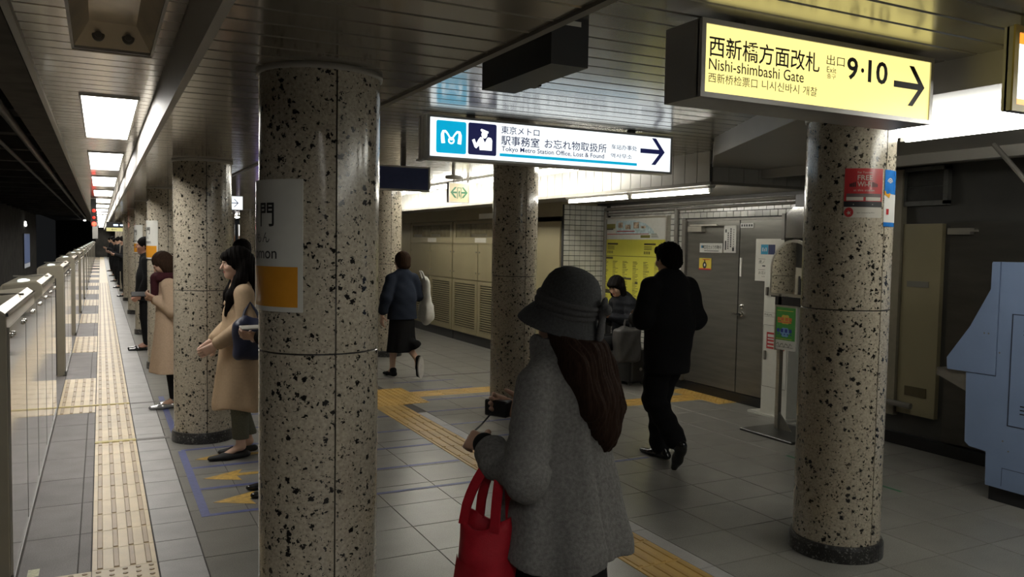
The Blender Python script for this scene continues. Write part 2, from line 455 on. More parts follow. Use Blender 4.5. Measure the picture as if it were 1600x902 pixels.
c1 = struct('ceiling_platform', MB().box(-.30, .30, -6, YEND, 2.62, 2.66), M_DARK)
def plat_spans(a, b_):
    for L0 in lamps:
        if a < L0 + LLEN and b_ > L0: return [(-.285, LX0 - .012), (LX1 + .012, .292)]
    return [(-.285, .292)]
slat_run(c1, 'ceiling_slat', M_CEILP, plat_spans, 2.51, -5.5, 60)
c2 = struct('ceiling_soffit', MB().box(.325, 1.165, -6, YEND, 2.325, 2.36), M_DARK)
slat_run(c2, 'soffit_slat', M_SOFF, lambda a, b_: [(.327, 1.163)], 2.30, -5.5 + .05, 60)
def edge_x(y):
    pl = ((-9, 3.375), (3.23, 3.375), (4.93, 4.233), (5.62, 4.8), (99, 4.8))
    for (a, xa), (b_, xb) in zip(pl, pl[1:]):
        if a <= y <= b_: return xa + (xb - xa) * (y - a) / (b_ - a)
c3 = struct('ceiling_concourse', MB().box(1.195, 4.9, -6, YEND, 2.54, 2.58), M_DARK)
slat_run(c3, 'concourse_slat', M_CEIL, lambda a, b_: [(1.197, edge_x((a + b_) / 2) + .012)], 2.51, -5.5 + .11, 40, near=15.5)
# lower ceiling on the right and the alcove soffit behind the ribbed fascia
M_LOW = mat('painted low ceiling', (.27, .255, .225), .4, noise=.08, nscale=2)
pl = [(3.385, -6), (3.385, 3.235), (4.243, 4.93), (4.81, 5.61), (6.6, 5.61), (6.6, -6)]
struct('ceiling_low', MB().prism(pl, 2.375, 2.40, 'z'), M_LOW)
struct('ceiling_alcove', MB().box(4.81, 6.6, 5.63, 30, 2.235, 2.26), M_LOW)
# fascias and trims
struct('trim_1', MB().box(.295, .325, -6, YEND, 2.292, 2.56), M_TRIM)
struct('trim_2', MB().box(1.165, 1.193, -6, YEND, 2.29, 2.545), M_TRIMD)
struct('trim_3', MB().box(-.315, -.287, -6, YEND, 2.49, 2.66), M_TRIM)
mb = MB()
for a, b_ in zip(pl[:3], pl[1:4]):
    dx, dy = b_[0] - a[0], b_[1] - a[1]; l = math.hypot(dx, dy); nx, ny = -dy / l * .012, dx / l * .012
    mb.add([(a[0], a[1], 2.37), (b_[0], b_[1], 2.37), (b_[0], b_[1], 2.535), (a[0], a[1], 2.535), (a[0] + nx, a[1] + ny, 2.37), (b_[0] + nx, b_[1] + ny, 2.37), (b_[0] + nx, b_[1] + ny, 2.535), (a[0] + nx, a[1] + ny, 2.535)],
           [(0, 1, 2, 3), (7, 6, 5, 4), (0, 4, 5, 1), (3, 2, 6, 7), (0, 3, 7, 4), (1, 5, 6, 2)])
struct('trim_4', mb, M_TRIM)
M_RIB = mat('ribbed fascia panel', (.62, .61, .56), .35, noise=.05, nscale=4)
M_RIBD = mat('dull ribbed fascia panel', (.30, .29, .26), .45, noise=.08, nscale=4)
tr5 = struct('trim_5', MB().box(4.815, 4.845, 5.64, 30, 2.235, 2.54), M_DARK)
rib = MB().box(-.014, .004, -.0815, .0815, 0, .268); rib = rib.mesh('fascia_panel'); rib.materials.append(M_RIB)
for k in range(76): inst('fascia_panel', rib, tr5, (4.811, 5.73 + .1715 * k, 2.245))
obj('bottom_rail', MB().box(4.79, 4.85, 5.63, 30, 2.215, 2.243), M_TRIM, tr5)
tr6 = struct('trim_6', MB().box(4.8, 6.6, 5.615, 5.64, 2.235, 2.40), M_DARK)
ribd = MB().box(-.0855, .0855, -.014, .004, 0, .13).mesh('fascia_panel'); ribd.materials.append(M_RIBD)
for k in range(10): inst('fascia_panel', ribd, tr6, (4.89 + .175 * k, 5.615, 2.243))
obj('bottom_rail', MB().box(4.8, 6.6, 5.59, 5.65, 2.218, 2.243), M_TRIMD, tr6)
struct('trim_7', MB().box(5.36, 5.42, -3, 5.6, 2.30, 2.375), M_TRIM)
# outer shell
wr = struct('wall_right', MB().box(6.15, 6.45, -6, 9.5, 0, 2.6), mat('dark wall', (.05, .048, .043), .55, noise=.15, nscale=3))
struct('wall_back', MB().box(-.76, 6.6, -6.2, -6, -.25, 2.7), M_CONC)
struct('wall_far', MB().box(-.35, 6.6, YEND, YEND + .3, -.2, 2.8), M_CONC)
struct('wall_left', MB().box(-4.7, -4.5, -6, 74, -1.4, 4.6), M_CONC)
struct('ceiling_tunnel', MB().box(-4.7, -.31, -6, 110, 3.55, 3.8), M_CONC)
struct('wall_tunnel_end', MB().box(-4.7, -.3, 110, 110.3, -1.4, 3.8), M_DARK)
struct('ceiling_upper', MB().box(-.33, 6.7, -6, YEND, 2.72, 2.8), M_DARK)
struct('wall_over_edge', MB().box(-.36, -.318, -6, YEND, 2.66, 3.6), M_CONC)
struct('wall_cabinet_back', MB().box(6.0, 6.2, 9.5, 30, 0, 2.3), M_DARK)
# white tiled wall around the doors (X = 6.13) and its return (Y = 9.3)
M_WT = granite('glazed wall tile', (.50, .50, .46), rough=.16, var=.03, rvar=.09)
M_WG = mat('black tile joint', (.02, .02, .02), .7, noise=.2)
wt = struct('wall_tiled', MB().box(6.137, 6.15, 5.7, 9.3, .1, 2.2), M_WG)
wt2 = struct('wall_tiled_return', MB().box(5.46, 6.15, 9.3, 9.34, .1, 2.2), M_WG)
tm = MB().box(-.007, 0, .004, .1045, .006, .0655).mesh('wall_tile'); tm.materials.append(M_WT)
tm2 = MB().box(.004, .081, -.007, 0, .006, .0655).mesh('wall_tile'); tm2.materials.append(M_WT)
for r in range(31):
    z = .1 + .0677 * r
    for k in range(33):
        ya = 5.72 + .1085 * k + (.054 if r % 2 else 0)
        if ya > 9.18: continue
        indoor = 5.82 < ya + .05 < 7.58 and z < 1.96
        inpost = 7.93 < ya and ya + .1 < 9.27 and .85 < z < 1.96
        if indoor or inpost: continue
        if z > 1.2 or (ya > 7.5 and z > .95): inst('wall_tile', tm, wt, (6.137, ya, z))
rest = MB()
for r in range(31):
    z = .1 + .0677 * r
    for k in range(8):
        xa = 5.47 + .0845 * k
        if z > .9: inst('wall_tile', tm2, wt2, (xa, 9.3, z))
        else: rest.box(xa + .002, xa + .082, 9.293, 9.3, z + .006, z + .065)
obj('wall_tile_field', rest, M_WT, wt2, kind='stuff', fix=False)
rest = MB()
for r in range(13):
    z = .1 + .0677 * r
    for k in range(14): rest.box(6.13, 6.137, 7.6 + .1085 * k + .002, 7.6 + .1085 * k + .104, z + .006, z + .065)
obj('wall_tile_field', rest, M_WT, wt, kind='stuff', fix=False)
struct('baseboard_right', MB().box(6.10, 6.16, 3.2, 9.32, 0, .1), M_BLACK)

# ---- doors in the right wall
def wall_frame(y, z, x): return Frame((x, y, z), (0, -1, 0), (0, 0, 1))
d1 = bpy.data.objects.new('door_1', None); col.objects.link(d1); d1['kind'] = 'structure'; d1.location = (6.15, 6.7, 0)
M_DOOR = mat('stainless door', (.20, .195, .175), .3, metal=.7, noise=.12, nscale=2.5, stretch=(1, 1, 10))
def wpart(name, mb, mt, parent, **k):
    o = obj(name, mb, mt, parent, **k); o.location = -Vector(parent.location); return o
wpart('frame', MB().box(6.07, 6.15, 7.535, 7.60, .1, 1.985).box(6.07, 6.15, 5.80, 5.86, .1, 1.985).box(6.09, 6.15, 5.80, 7.60, 1.962, 1.985), mat('dull door frame', (.20, .19, .17), .4, metal=.5, noise=.08), d1)
for a, b_ in ((5.865, 6.655), (6.668, 7.53)):
    lf = wpart('door_leaf', MB().box(6.10, 6.14, a, b_, .11, 1.96), M_DOOR, d1)
hb = MB().lathe([(.028, -.006), (.028, .006), (.012, .01), (.012, .045)], 14, (0, 0, 0), 'x')
hb.v = [(6.10 - x, y + 6.60, z + .96) for x, y, z in hb.v]
hb.box(6.052, 6.066, 6.56, 6.70, .948, .968)
wpart('door_handle', hb, M_CHROME, d1, smooth=True)
kb = MB().lathe([(.024, 0), (.024, .012), (.016, .018)], 14, (0, 0, 0), 'x'); kb.v = [(6.10 - x, y + 6.60, z + 1.04) for x, y, z in kb.v]
wpart('lock', kb, M_CHROME, d1, smooth=True)
wpart('door_closer', MB().box(6.04, 6.10, 7.22, 7.46, 1.84, 1.90).box(6.02, 6.04, 6.95, 7.40, 1.905, 1.92), M_STEEL, d1)
wpart('flush_pull', MB().box(6.09, 6.101, 6.615, 6.64, 1.36, 1.56), M_WHITE, d1)
# second door further right: dark steel leaf, cream panel door, louvred window
M_CREAM = mat('cream enamel', (.25, .215, .125), .4, noise=.05, nscale=3)
d2 = bpy.data.objects.new('door_2', None); col.objects.link(d2); d2['kind'] = 'structure'; d2.location = (6.15, 3.9, 0)
wpart('door_leaf', MB().box(6.10, 6.145, 3.0, 4.25, .12, 1.90), mat('dark stainless door', (.085, .08, .07), .3, metal=.6, noise=.15, nscale=2, stretch=(1, 1, 6)), d2)
wpart('door_closer', MB().box(6.05, 6.10, 4.05, 4.24, 1.80, 1.85).box(6.04, 6.05, 3.98, 4.15, 1.82, 1.835), M_STEEL, d2)
d3 = bpy.data.objects.new('door_3', None); col.objects.link(d3); d3['kind'] = 'structure'; d3.location = (6.15, 4.5, 0)
wpart('door_leaf', MB().box(6.10, 6.145, 4.32, 4.675, .28, 1.89), M_CREAM, d3)
wpart('pull_slot', MB().box(6.094, 6.101, 4.42, 4.62, 1.36, 1.41), M_TRIMD, d3)
wpart('kick_slot', MB().box(6.094, 6.101, 4.40, 4.60, .44, .52), mat('brown slot', (.06, .045, .015), .6, noise=.1), d3)
struct('trim_8', MB().box(6.08, 6.148, 4.69, 4.83, .25, 2.35), mat('beige post', (.22, .195, .14), .45, noise=.06))
w1 = struct('window_1', MB().box(6.10, 6.148, 4.29, 4.33, 2.05, 2.36).box(6.10, 6.148, 4.68, 4.72, 2.05, 2.36).box(6.10, 6.148, 4.29, 4.72, 2.04, 2.08).box(6.10, 6.148, 4.29, 4.72, 2.33, 2.36), mat('grey window frame', (.10, .10, .09), .5, noise=.1))
for z in (2.085, 2.205): obj('pane', MB().box(6.12, 6.135, 4.335, 4.675, z, z + .11), mat('dull pane', (.05, .05, .047), .2, noise=.1), w1)
struct('baseboard_pipe', MB().tube([(6.0, 4.86, .02), (6.0, 4.86, .34), (6.02, 4.80, .37), (6.05, 4.5, .36)], .026, 10), M_TRIMD)

# ---- track side: pipes, cable trays, signs on the tunnel wall
for nm, x, z, r in (('trim_9', -.66, 2.90, .026), ('trim_10', -.95, 3.05, .05), ('trim_11', -1.35, 3.1, .035)):
    struct(nm, MB().tube([(x, -6, z), (x, 20, z), (x, 74, z)], r, 10), M_PIPE, smooth=True)
mb = MB().box(-.62, -.40, -6, 74, 2.70, 2.73)
struct('trim_12', mb, mat('rusty tray', (.055, .045, .035), .8, noise=.4, nscale=5))
mb = MB()
for k in range(26): mb.box(-4.5, -.36, 1.2 + 2.8 * k, 1.5 + 2.8 * k, 3.3, 3.55)
struct('trim_13', mb, M_CONC)

# ================================================================== THINGS
# ---- ceiling lamps over the platform edge
def lamp_panel(y0, lit=True):
    if lit:
        t = thing('ceiling_lamp', 'lit white fluorescent panel recessed in the platform edge ceiling', 'lamp', (0, y0, 2.51), group='lit lamp panels over the platform edge')
    else:
        t = thing('ceiling_lamp', 'unlit open lamp recess with two bare sockets in the platform ceiling', 'lamp', (0, y0, 2.51))
    w0, w1 = LX0 - .012, LX1 + .012
    mb = MB().box(w0, LX0, 0, LLEN, -.012, .02).box(LX1, w1, 0, LLEN, -.012, .02).box(w0, w1, -.012, .004, -.012, .02).box(w0, w1, LLEN - .004, LLEN + .012, -.012, .02)
    obj('frame', mb, M_TRIM, t)
    if lit:
        obj('diffuser', MB().box(LX0, LX1, .004, LLEN - .004, -.003, .01), M_LAMP, t)
    else:
        d = .095
        mb = MB()
        a, b_ = LX0, LX1
        mb.add([(a, .004, 0), (b_, .004, 0), (b_, LLEN - .004, 0), (a, LLEN - .004, 0), (a + .06, .08, d), (b_ - .06, .08, d), (b_ - .06, LLEN - .09, d), (a + .06, LLEN - .09, d)],
               [(0, 1, 5, 4), (1, 2, 6, 5), (2, 3, 7, 6), (3, 0, 4, 7), (4, 5, 6, 7)])
        obj('reflector', mb, mat('dusty lamp reflector', (.62, .54, .42), .3, metal=.4, noise=.15, nscale=5), t)
        for x in (.0, .12):
            obj('socket', MB().lathe([(.024, .03), (.026, .0), (.014, -.004), (.014, -.02)], 14, (x, LLEN - .05, .045), 'y'), M_TRIMD, t, smooth=True)
    return t
for L0 in lamps:
    lamp_panel(L0, abs(L0 - (LY0 - LPITCH)) > .01)
# ---- bare tube battens
def batten(loc, l, label, group=None, n=2, w=.16, tube_r=.016, tm_=None):
    t = thing('tube_lamp', label, 'lamp', loc, group=group)
    obj('housing', MB().prism([(-w / 2, 0), (-w / 2 + .02, -.03), (w / 2 - .02, -.03), (w / 2, 0)], 0, l), M_WHITE, t)
    for k in range(n):
        x = (k - (n - 1) / 2) * w * .55
        obj('tube', MB().tube([(x, .03, -.055), (x, l / 2, -.055), (x, l - .03, -.055)], tube_r, 10), tm_ or M_TUBE, t, smooth=True)
        for e in (0, l - .03): obj('tube_cap', MB().box(x - .014, x + .014, e, e + .03, -.07, -.02), M_WHITE, t)
    return t
for k in range(7):
    batten((4.03, 2.06 - 1.25 * k, 2.374), 1.22, 'bright wide tube lamp under the low ceiling beside the yellow gate sign', 'tube lamps under the low ceiling', n=3, w=.36, tube_r=.02, tm_=M_TUBEL)
for y0, lb in ((5.85, 'lit tube lamp under the alcove soffit before the steel doors'), (7.14, 'lit tube lamp under the alcove soffit before the yellow guide board')):
    batten((5.0, y0, 2.234), 1.26, lb, n=1, w=.10)
for k in range(5):
    batten((4.36, 7.0 + 1.4 * k, 2.51), 1.3, 'lit tube lamp along the white ribbed fascia', 'tube lamps along the ribbed fascia', n=2, w=.2)
for k in range(6):
    batten((4.36, 16.5 + 4.4 * k, 2.51), 1.3, 'lit tube lamp on the far concourse ceiling', 'tube lamps on the far concourse ceiling', n=2, w=.2)

# ---- terrazzo columns
class CylFrame:
    """print wrapped on a column: x runs along the arc from angle phi0, y is height"""
    def __init__(s, R, phi0, z0): s.R = R; s.p = math.radians(phi0); s.z = z0
    def at(s, x, y, d=0):
        a = s.p + x / s.R; R = s.R + d
        return Vector((R * math.sin(a), -R * math.cos(a), s.z + y))
CR = .228
def shell(p0, p1, z0, z1, R=CR, th=.02, n=24):
    mb = MB(); v = []; f = []
    for k in range(n + 1):
        a = math.radians(p0 + (p1 - p0) * k / n)
        for (r, z) in ((R - .002, z0), (R, z0 + .002), (R, z1 - .002), (R - .002, z1), (R - th, z1), (R - th, z0)):
            v.append((r * math.sin(a), -r * math.cos(a), z))
    for k in range(n):
        for i in range(6):
            j = (i + 1) % 6
            f.append((k * 6 + i, k * 6 + j, (k + 1) * 6 + j, (k + 1) * 6 + i))
    f += [tuple(range(6)), tuple(n * 6 + i for i in range(5, -1, -1))]
    return mb.add(v, f)
SH = {}
def column(x, y, top, ring, label, group=None, phi=1.5):
    t = thing('terrazzo_column', label, 'column', (x, y, 0), group=group)
    key = (top, ring, phi)
    if key not in SH:
        L_ = []
        g = .75
        for z0, z1 in ((.085, ring - .003), (ring + .003, top)):
            for a in (phi, phi + 180):
                me = shell(a + g, a + 180 - g, z0, z1).mesh('panel'); fixn(me); me.materials.append(M_TERR)
                for p in me.polygons: p.use_smooth = True
                me.set_sharp_from_angle(angle=math.radians(40)); L_.append(('panel', me))
        me = MB().lathe([(CR - .012, .01), (CR - .012, top + .03)], 40).mesh('core'); me.materials.append(M_BLACK)
        for p in me.polygons: p.use_smooth = True
        L_.append(('core', me))
        me = MB().lathe([(.246, 0), (.246, .07), (.240, .088), (.22, .09)], 48).mesh('base'); me.materials.append(M_TERRB); L_.append(('base', me))
        me = MB().lathe([(CR, top - .022), (CR + .009, top - .02), (CR + .010, top - .004), (CR + .006, top + .002), (CR - .02, top + .002)], 48).mesh('collar'); me.materials.append(M_TRIM)
        for p in me.polygons: p.use_smooth = True
        L_.append(('collar', me))
        SH[key] = L_
    for nm, me in SH[key]: inst(nm, me, t, (0, 0, 0))
    return t
RING, RINGR = 1.245, 1.345
column(.762, 3.165, 2.302, RING, 'speckled terrazzo column carrying a name plate, beside the woman in the grey hat')
column(.755, 7.15, 2.302, RING, 'speckled terrazzo column without a plate between two women in beige coats')
for k, yy in enumerate((11.3, 15.45)):
    column(.755, yy, 2.302, RING, ('speckled terrazzo column with name plate just behind the man in a black suit', 'speckled terrazzo column with the smaller name plate before the far queue')[k])
for k in range(5): column(.755, 19.6 + 4.15 * k, 2.302, RING, 'distant terrazzo column along the far platform queue', 'distant columns on the platform')
column(3.64, 3.14, 2.372, RINGR, 'speckled terrazzo column with red and blue posters under the yellow sign')
column(3.725, 7.3, 2.512, RINGR, 'speckled terrazzo column whose top passes behind the white office sign')
column(3.725, 11.45, 2.512, RINGR, 'speckled terrazzo column below the dark blue panel near the cream cabinets')
for k in range(4): column(3.725, 15.6 + 4.15 * k, 2.512, RINGR, 'distant terrazzo column standing in the far concourse', 'distant columns in the concourse')

# ---- curved station name plates
M_PLATE = mat('name plate white', (.60, .60, .56), .16, noise=.03, coat=.5)
M_ORANGE = mat('name plate orange', (.62, .27, .025), .25, noise=.04, coat=.4)
M_INKP = mat('plate print', (.02, .02, .02), .3, noise=.05)
def name_plate(x, y, label):
    t = thing('name_plate', label, 'sign', (x, y, 1.40))
    n = 20; fr = CylFrame(CR + .003, -152, 0); w = math.radians(124) * (CR + .003)
    mb = MB(); v = []; f = []
    for k in range(n + 1):
        for d, z in ((0, 0), (.008, 0), (.008, .482), (0, .482)): v.append(fr.at(w * k / n, z, d))
    for k in range(n):
        for i in range(4):
            j = (i + 1) % 4; f.append((k * 4 + i, k * 4 + j, (k + 1) * 4 + j, (k + 1) * 4 + i))
    f += [(0, 1, 2, 3), (n * 4 + 3, n * 4 + 2, n * 4 + 1, n * 4)]
    obj('plate', mb.add(v, f), M_PLATE, t, smooth=True)
    mb = MB(); v = []; f = []
    for k in range(n + 1):
        u = .017 + (w - .034) * k / n
        v += [fr.at(u, .018, .0088), fr.at(u, .165, .0088)]
    for k in range(n): f.append((2 * k, 2 * k + 2, 2 * k + 3, 2 * k + 1))
    obj('orange_band', mb.add(v, f), M_ORANGE, t, smooth=True)
    mb = MB(); mid = w / 2
    letter(mb, fr, '虎ノ門', mid - .137, .310, .274, .092, .0095, bold=.012)
    letter(mb, fr, 'とらのもん', mid - .115, .252, .230, .038, .0095)
    letter(mb, fr, 'Toranomon', mid - .150, .193, .300, .042, .0095, bold=.006)
    obj('lettering', mb, M_INKP, t, fix=False)
name_plate(.762, 3.165, 'large white and orange curved name plate beside the standing woman with the navy bag')
name_plate(.755, 11.3, 'white and orange curved name plate above the man in the black suit')
name_plate(.755, 15.45, 'small looking white and orange name plate beside the far queue')

# ---- posters wrapped on the right hand column
def wrap_panel(parent, name, mt, fr, x0, y0, w, h, d, n=8):
    mb = MB(); v = []; f = []
    for k in range(n + 1): v += [fr.at(x0 + w * k / n, y0, d), fr.at(x0 + w * k / n, y0 + h, d)]
    for k in range(n): f.append((2 * k, 2 * k + 2, 2 * k + 3, 2 * k + 1))
    return obj(name, mb.add(v, f), mt, parent, smooth=True, fix=False)
fr = CylFrame(CR, -55, 0); W = math.radians(50) * CR
t = thing('wifi_poster', 'red poster offering free wireless internet wrapped on the column', 'poster', (3.64, 3.14, 1.83))
M_WRED = mat('poster red', (.42, .03, .035), .3, noise=.05, coat=.3)
M_PWHITE = mat('poster white', (.50, .48, .43), .35, noise=.04)
wrap_panel(t, 'sheet', M_PWHITE, fr, 0, .0, W, .255, .0015)
wrap_panel(t, 'red_field', M_WRED, fr, .001, .055, W - .002, .199, .0022)
wrap_panel(t, 'grey_band', mat('poster grey', (.12, .09, .09), .4), fr, .012, .106, W - .02, .018, .0028)
wrap_panel(t, 'black_band', M_INK, fr, .001, .055, W - .002, .029, .0028)
for x in (.012, .106): wrap_panel(t, 'white_box', M_PWHITE, fr, x, .088, .082, .018, .0029)
mb = MB()
letter(mb, fr, 'For Tourists', .062, .228, .075, .010, .003)
letter(mb, fr, 'FREE', .062, .193, .075, .026, .003, bold=.012)
letter(mb, fr, 'Wi-Fi', .062, .160, .072, .026, .003, bold=.012)
letter(mb, fr, 'at this station', .045, .136, .105, .011, .003)
rect(mb, fr, .045, .066, .10, .004, .0035)
obj('white_lettering', mb, M_PWHITE, t, fix=False)
mb = MB()
for i in range(4):
    for s in (0, 1): rect(mb, fr, .026 + i * .008 + s * .112, .158, .005, .026 - (i if s else 3 - i) * .003, .003)
letter(mb, fr, 'Japan Connected-free Wi-Fi', .064, .02, .09, .009, .003)
obj('dark_print', mb, M_INK, t, fix=False)
mb = MB(); poly(mb, fr, [(.026 + .022 * math.cos(a * .3307), .027 + .025 * math.sin(a * .3307)) for a in range(19)], .003)
obj('red_disc', mb, M_WRED, t, fix=False)
mb = MB(); poly(mb, fr, [(.026 + (.013 if a % 2 else .005) * math.cos(a * .6283), .024 + (.013 if a % 2 else .005) * math.sin(a * .6283)) for a in range(10)], .0036)
obj('flower_mark', mb, M_PWHITE, t, fix=False)
fr2 = CylFrame(CR, -1, 0)
t = thing('blue_poster', 'narrow blue and white poster with orange curve at the column edge', 'poster', (3.64, 3.14, 1.787))
M_PBLUE = mat('poster blue', (.02, .16, .50), .25, noise=.25, nscale=12, coat=.3)
wrap_panel(t, 'sheet', mat('poster bright white', (.62, .62, .60), .35, noise=.03), fr2, 0, 0, .19, .294, .0015)
wrap_panel(t, 'blue_field', M_PBLUE, fr2, 0, .17, .19, .124, .0022)
wrap_panel(t, 'blue_strip', M_PBLUE, fr2, 0, 0, .19, .022, .0022)
mb = MB(); poly(mb, fr2, [(0, .165), (.04, .148), (.10, .146), (.19, .16), (.19, .185), (.10, .168), (.05, .172), (0, .186)], .0028)
obj('orange_curve', mb, mat('poster orange', (.60, .30, .03), .3), t, fix=False)
mb = MB(); rect(mb, fr2, .018, .062, .022, .030, .0028); obj('red_mark', mb, M_WRED, t, fix=False)
mb = MB()
for r_ in (.028, .018, .008):
    a0 = [(.045 + r_ * math.cos(math.radians(k)), .225 + r_ * math.sin(math.radians(k))) for k in range(20, 161, 20)]
    a1 = [(.045 + (r_ - .006) * math.cos(math.radians(k)), .225 + (r_ - .006) * math.sin(math.radians(k))) for k in range(160, 19, -20)]
    poly(mb, fr2, a0 + a1, .003)
obj('white_mark', mb, M_PWHITE, t, fix=False)

# ---- backlit hanging signs
def sign_case(t, w, h, d, face_mat, brd=.016, side=True):
    """case with its front face at local y = 0, lower left corner at the origin"""
    mb = MB().box(0, w, .012, d, 0, h)
    obj('case', mb, M_SIGNCASE, t)
    f = MB().box(0, brd, -.004, .02, 0, h).box(w - brd, w, -.004, .02, 0, h).box(brd, w - brd, -.004, .02, 0, brd).box(brd, w - brd, -.004, .02, h - brd, h)
    obj('frame', f, M_SIGNCASE, t)
    return obj('lit_face', MB().box(brd, w - brd, .002, .011, brd, h - brd), face_mat, t)
def hangers(t, xs, h, top, d):
    for x in xs: obj('hanger', MB().box(x - .02, x + .02, d / 2 - .02, d / 2 + .02, h, top), M_TRIMD, t)
M_YFACE = glow('yellow sign face', (1, .86, .30), SIGN * .95)
M_WFACE = glow('white sign face', (.90, .97, 1), SIGN * 1.0)
M_CYAN = glow('cyan sign print', (.0, .42, .70), SIGN * .75)
M_NAVY = glow('navy sign print', (.01, .012, .06), .7)
M_WLOGO = glow('white sign print', (.95, .98, 1), SIGN * 1.2)
X0, Z0 = 1.858, 2.185
SC = 1.042     # true size of the sign relative to the drawn layout
t = thing('gate_sign', 'yellow backlit hanging sign pointing right to the gate and exits', 'sign', (X0 * SC, 2.25 * SC, CAM_H + (Z0 - CAM_H) * SC)); t.scale = (SC,) * 3
sign_case(t, 1.215, .27, .2, M_YFACE, .018)
hangers(t, (.25, .95), .27, (2.515 - t.location.z) / SC, .2)
fr = Frame((-X0, 0, -Z0), (1, 0, 0), (0, 0, 1))
mb = MB()
mb = MB(); letter(mb, fr, '西新橋方面改札', 1.893, 2.326, .532, .074, .0005, bold=.008); obj('lettering', mb, M_INK, t, fix=False)
mb = MB(); letter(mb, fr, 'Nishi-shimbashi Gate', 1.894, 2.281, .452, .040, .0005, bold=.004); obj('lettering', mb, M_INK, t, fix=False)
mb = MB(); letter(mb, fr, '西新桥检票口', 1.893, 2.237, .226, .034, .0005); obj('lettering', mb, M_INK, t, fix=False)
mb = MB(); letter(mb, fr, '니시신바시 개찰', 2.141, 2.237, .276, .034, .0005); obj('lettering', mb, M_INK, t, fix=False)
mb = MB(); letter(mb, fr, '出口', 2.461, 2.362, .096, .038, .0005); obj('lettering', mb, M_INK, t, fix=False)
mb = MB(); letter(mb, fr, 'Exit', 2.464, 2.334, .050, .021, .0005); obj('lettering', mb, M_INK, t, fix=False)
mb = MB(); letter(mb, fr, '출구', 2.465, 2.311, .048, .019, .0005); obj('lettering', mb, M_INK, t, fix=False)
mb = MB(); letter(mb, fr, '9', 2.571, 2.319, .060, .086, .0005, bold=.02); obj('exit_number', mb, M_INK, t, fix=False)
mb = MB(); letter(mb, fr, '·', 2.648, 2.352, .018, .018, .0005); obj('exit_number', mb, M_INK, t, fix=False)
mb = MB(); letter(mb, fr, '10', 2.688, 2.319, .112, .088, .0005, bold=.02); obj('exit_number', mb, M_INK, t, fix=False)
mb = MB(); arrow(mb, fr, 2.838, 2.250, .19, .16, .0005, t=.16); obj('arrow', mb, M_INK, t, fix=False)

def ribbon(mb, fr, pts, ws, d):
    P = [Vector((p[0], p[1])) for p in pts]; v = []; f = []
    for i, p in enumerate(P):
        tn = (P[min(i + 1, len(P) - 1)] - P[max(i - 1, 0)]).normalized(); n = Vector((-tn.y, tn.x))
        for s in (1, -1):
            q = p + n * ws[i] / 2 * s; v.append(fr.at(q.x, q.y, d))
    for i in range(len(P) - 1): f.append((2 * i, 2 * i + 1, 2 * i + 3, 2 * i + 2))
    mb.add(v, f)
def heart_m(mb, fr, x, y, w, h, d):
    """looped white M of the operator's mark inside the square (x, y, w, h)"""
    L_ = [(.235, .30), (.215, .44), (.205, .58), (.235, .67), (.30, .675), (.36, .62), (.41, .55), (.46, .47), (.50, .41)]
    wl = [.125, .12, .105, .085, .07, .055, .05, .05, .05]
    for s in (1, -1):
        pts = [(x + w * (.5 + s * (p[0] - .5)), y + h * p[1]) for p in L_]
        ribbon(mb, fr, pts, [q * w for q in wl], d)
    ring = [(x + w * (.5 + .085 * math.sin(a)), y + h * (.395 - .085 * math.cos(a))) for a in [k * math.pi / 8 for k in range(17)]]
    ribbon(mb, fr, ring, [.05 * w] * 17, d + .0002)
X0, Y0, Z0 = 1.712, 4.5, 2.158
SC = 1.10
t = thing('office_sign', 'white backlit hanging sign for the station office and lost property', 'sign', (X0 * SC, Y0 * SC, CAM_H + (Z0 - CAM_H) * SC)); t.scale = (SC,) * 3
sign_case(t, 1.778, .255, .12, M_WFACE, .014)
mb = MB()
for z in (.02, .075, .13): pass
obj('end_cap', MB().box(-.012, 0, .0, .035, 0, .255).box(-.012, 0, .045, .08, 0, .255).box(-.012, 0, .09, .118, 0, .255).box(-.03, 0, .01, .11, -.012, 0), mat('white sign end', (.62, .62, .60), .35, noise=.03), t)
hangers(t, (.3, 1.48), .255, (2.515 - t.location.z) / SC, .12)
fr = Frame((-X0, 0, -Z0), (1, 0, 0), (0, 0, 1))
mb = MB(); rrect(mb, fr, 1.766, 2.194, .192, .190, .012, .0003); rect(mb, fr, 2.182, 2.198, 1.02, .018, .0003)
obj('cyan_print', mb, M_CYAN, t, fix=False)
mb = MB(); rrect(mb, fr, 1.971, 2.196, .188, .190, .012, .0003); obj('navy_square', mb, M_NAVY, t, fix=False)
mb = MB()
mb = MB(); letter(mb, fr, '東京メトロ', 2.190, 2.336, .266, .048, .0004, bold=.008); obj('lettering', mb, M_NAVY, t, fix=False)
mb = MB(); letter(mb, fr, '駅事務室', 2.191, 2.266, .266, .060, .0004, bold=.010); obj('lettering', mb, M_NAVY, t, fix=False)
mb = MB(); letter(mb, fr, 'お忘れ物取扱所', 2.495, 2.268, .463, .058, .0004, bold=.008); obj('lettering', mb, M_NAVY, t, fix=False)
mb = MB(); letter(mb, fr, '车站办事处', 2.995, 2.296, .205, .033, .0004, bold=.006); obj('lettering', mb, M_NAVY, t, fix=False)
mb = MB(); letter(mb, fr, '역사무소', 2.992, 2.240, .169, .030, .0004, bold=.006); obj('lettering', mb, M_NAVY, t, fix=False)
mb = MB(); letter(mb, fr, 'Tokyo Metro Station Office, Lost & Found', 2.195, 2.222, .745, .038, .0004, bold=.012); obj('lettering', mb, M_NAVY, t, fix=False)
mb = MB(); arrow(mb, fr, 3.227, 2.213, .208, .178, .0004, t=.17); obj('arrow', mb, M_NAVY, t, fix=False)
mb = MB(); heart_m(mb, fr, 1.766, 2.194, .192, .190, .0008)
ox, oy, s = 1.971, 2.196, .19
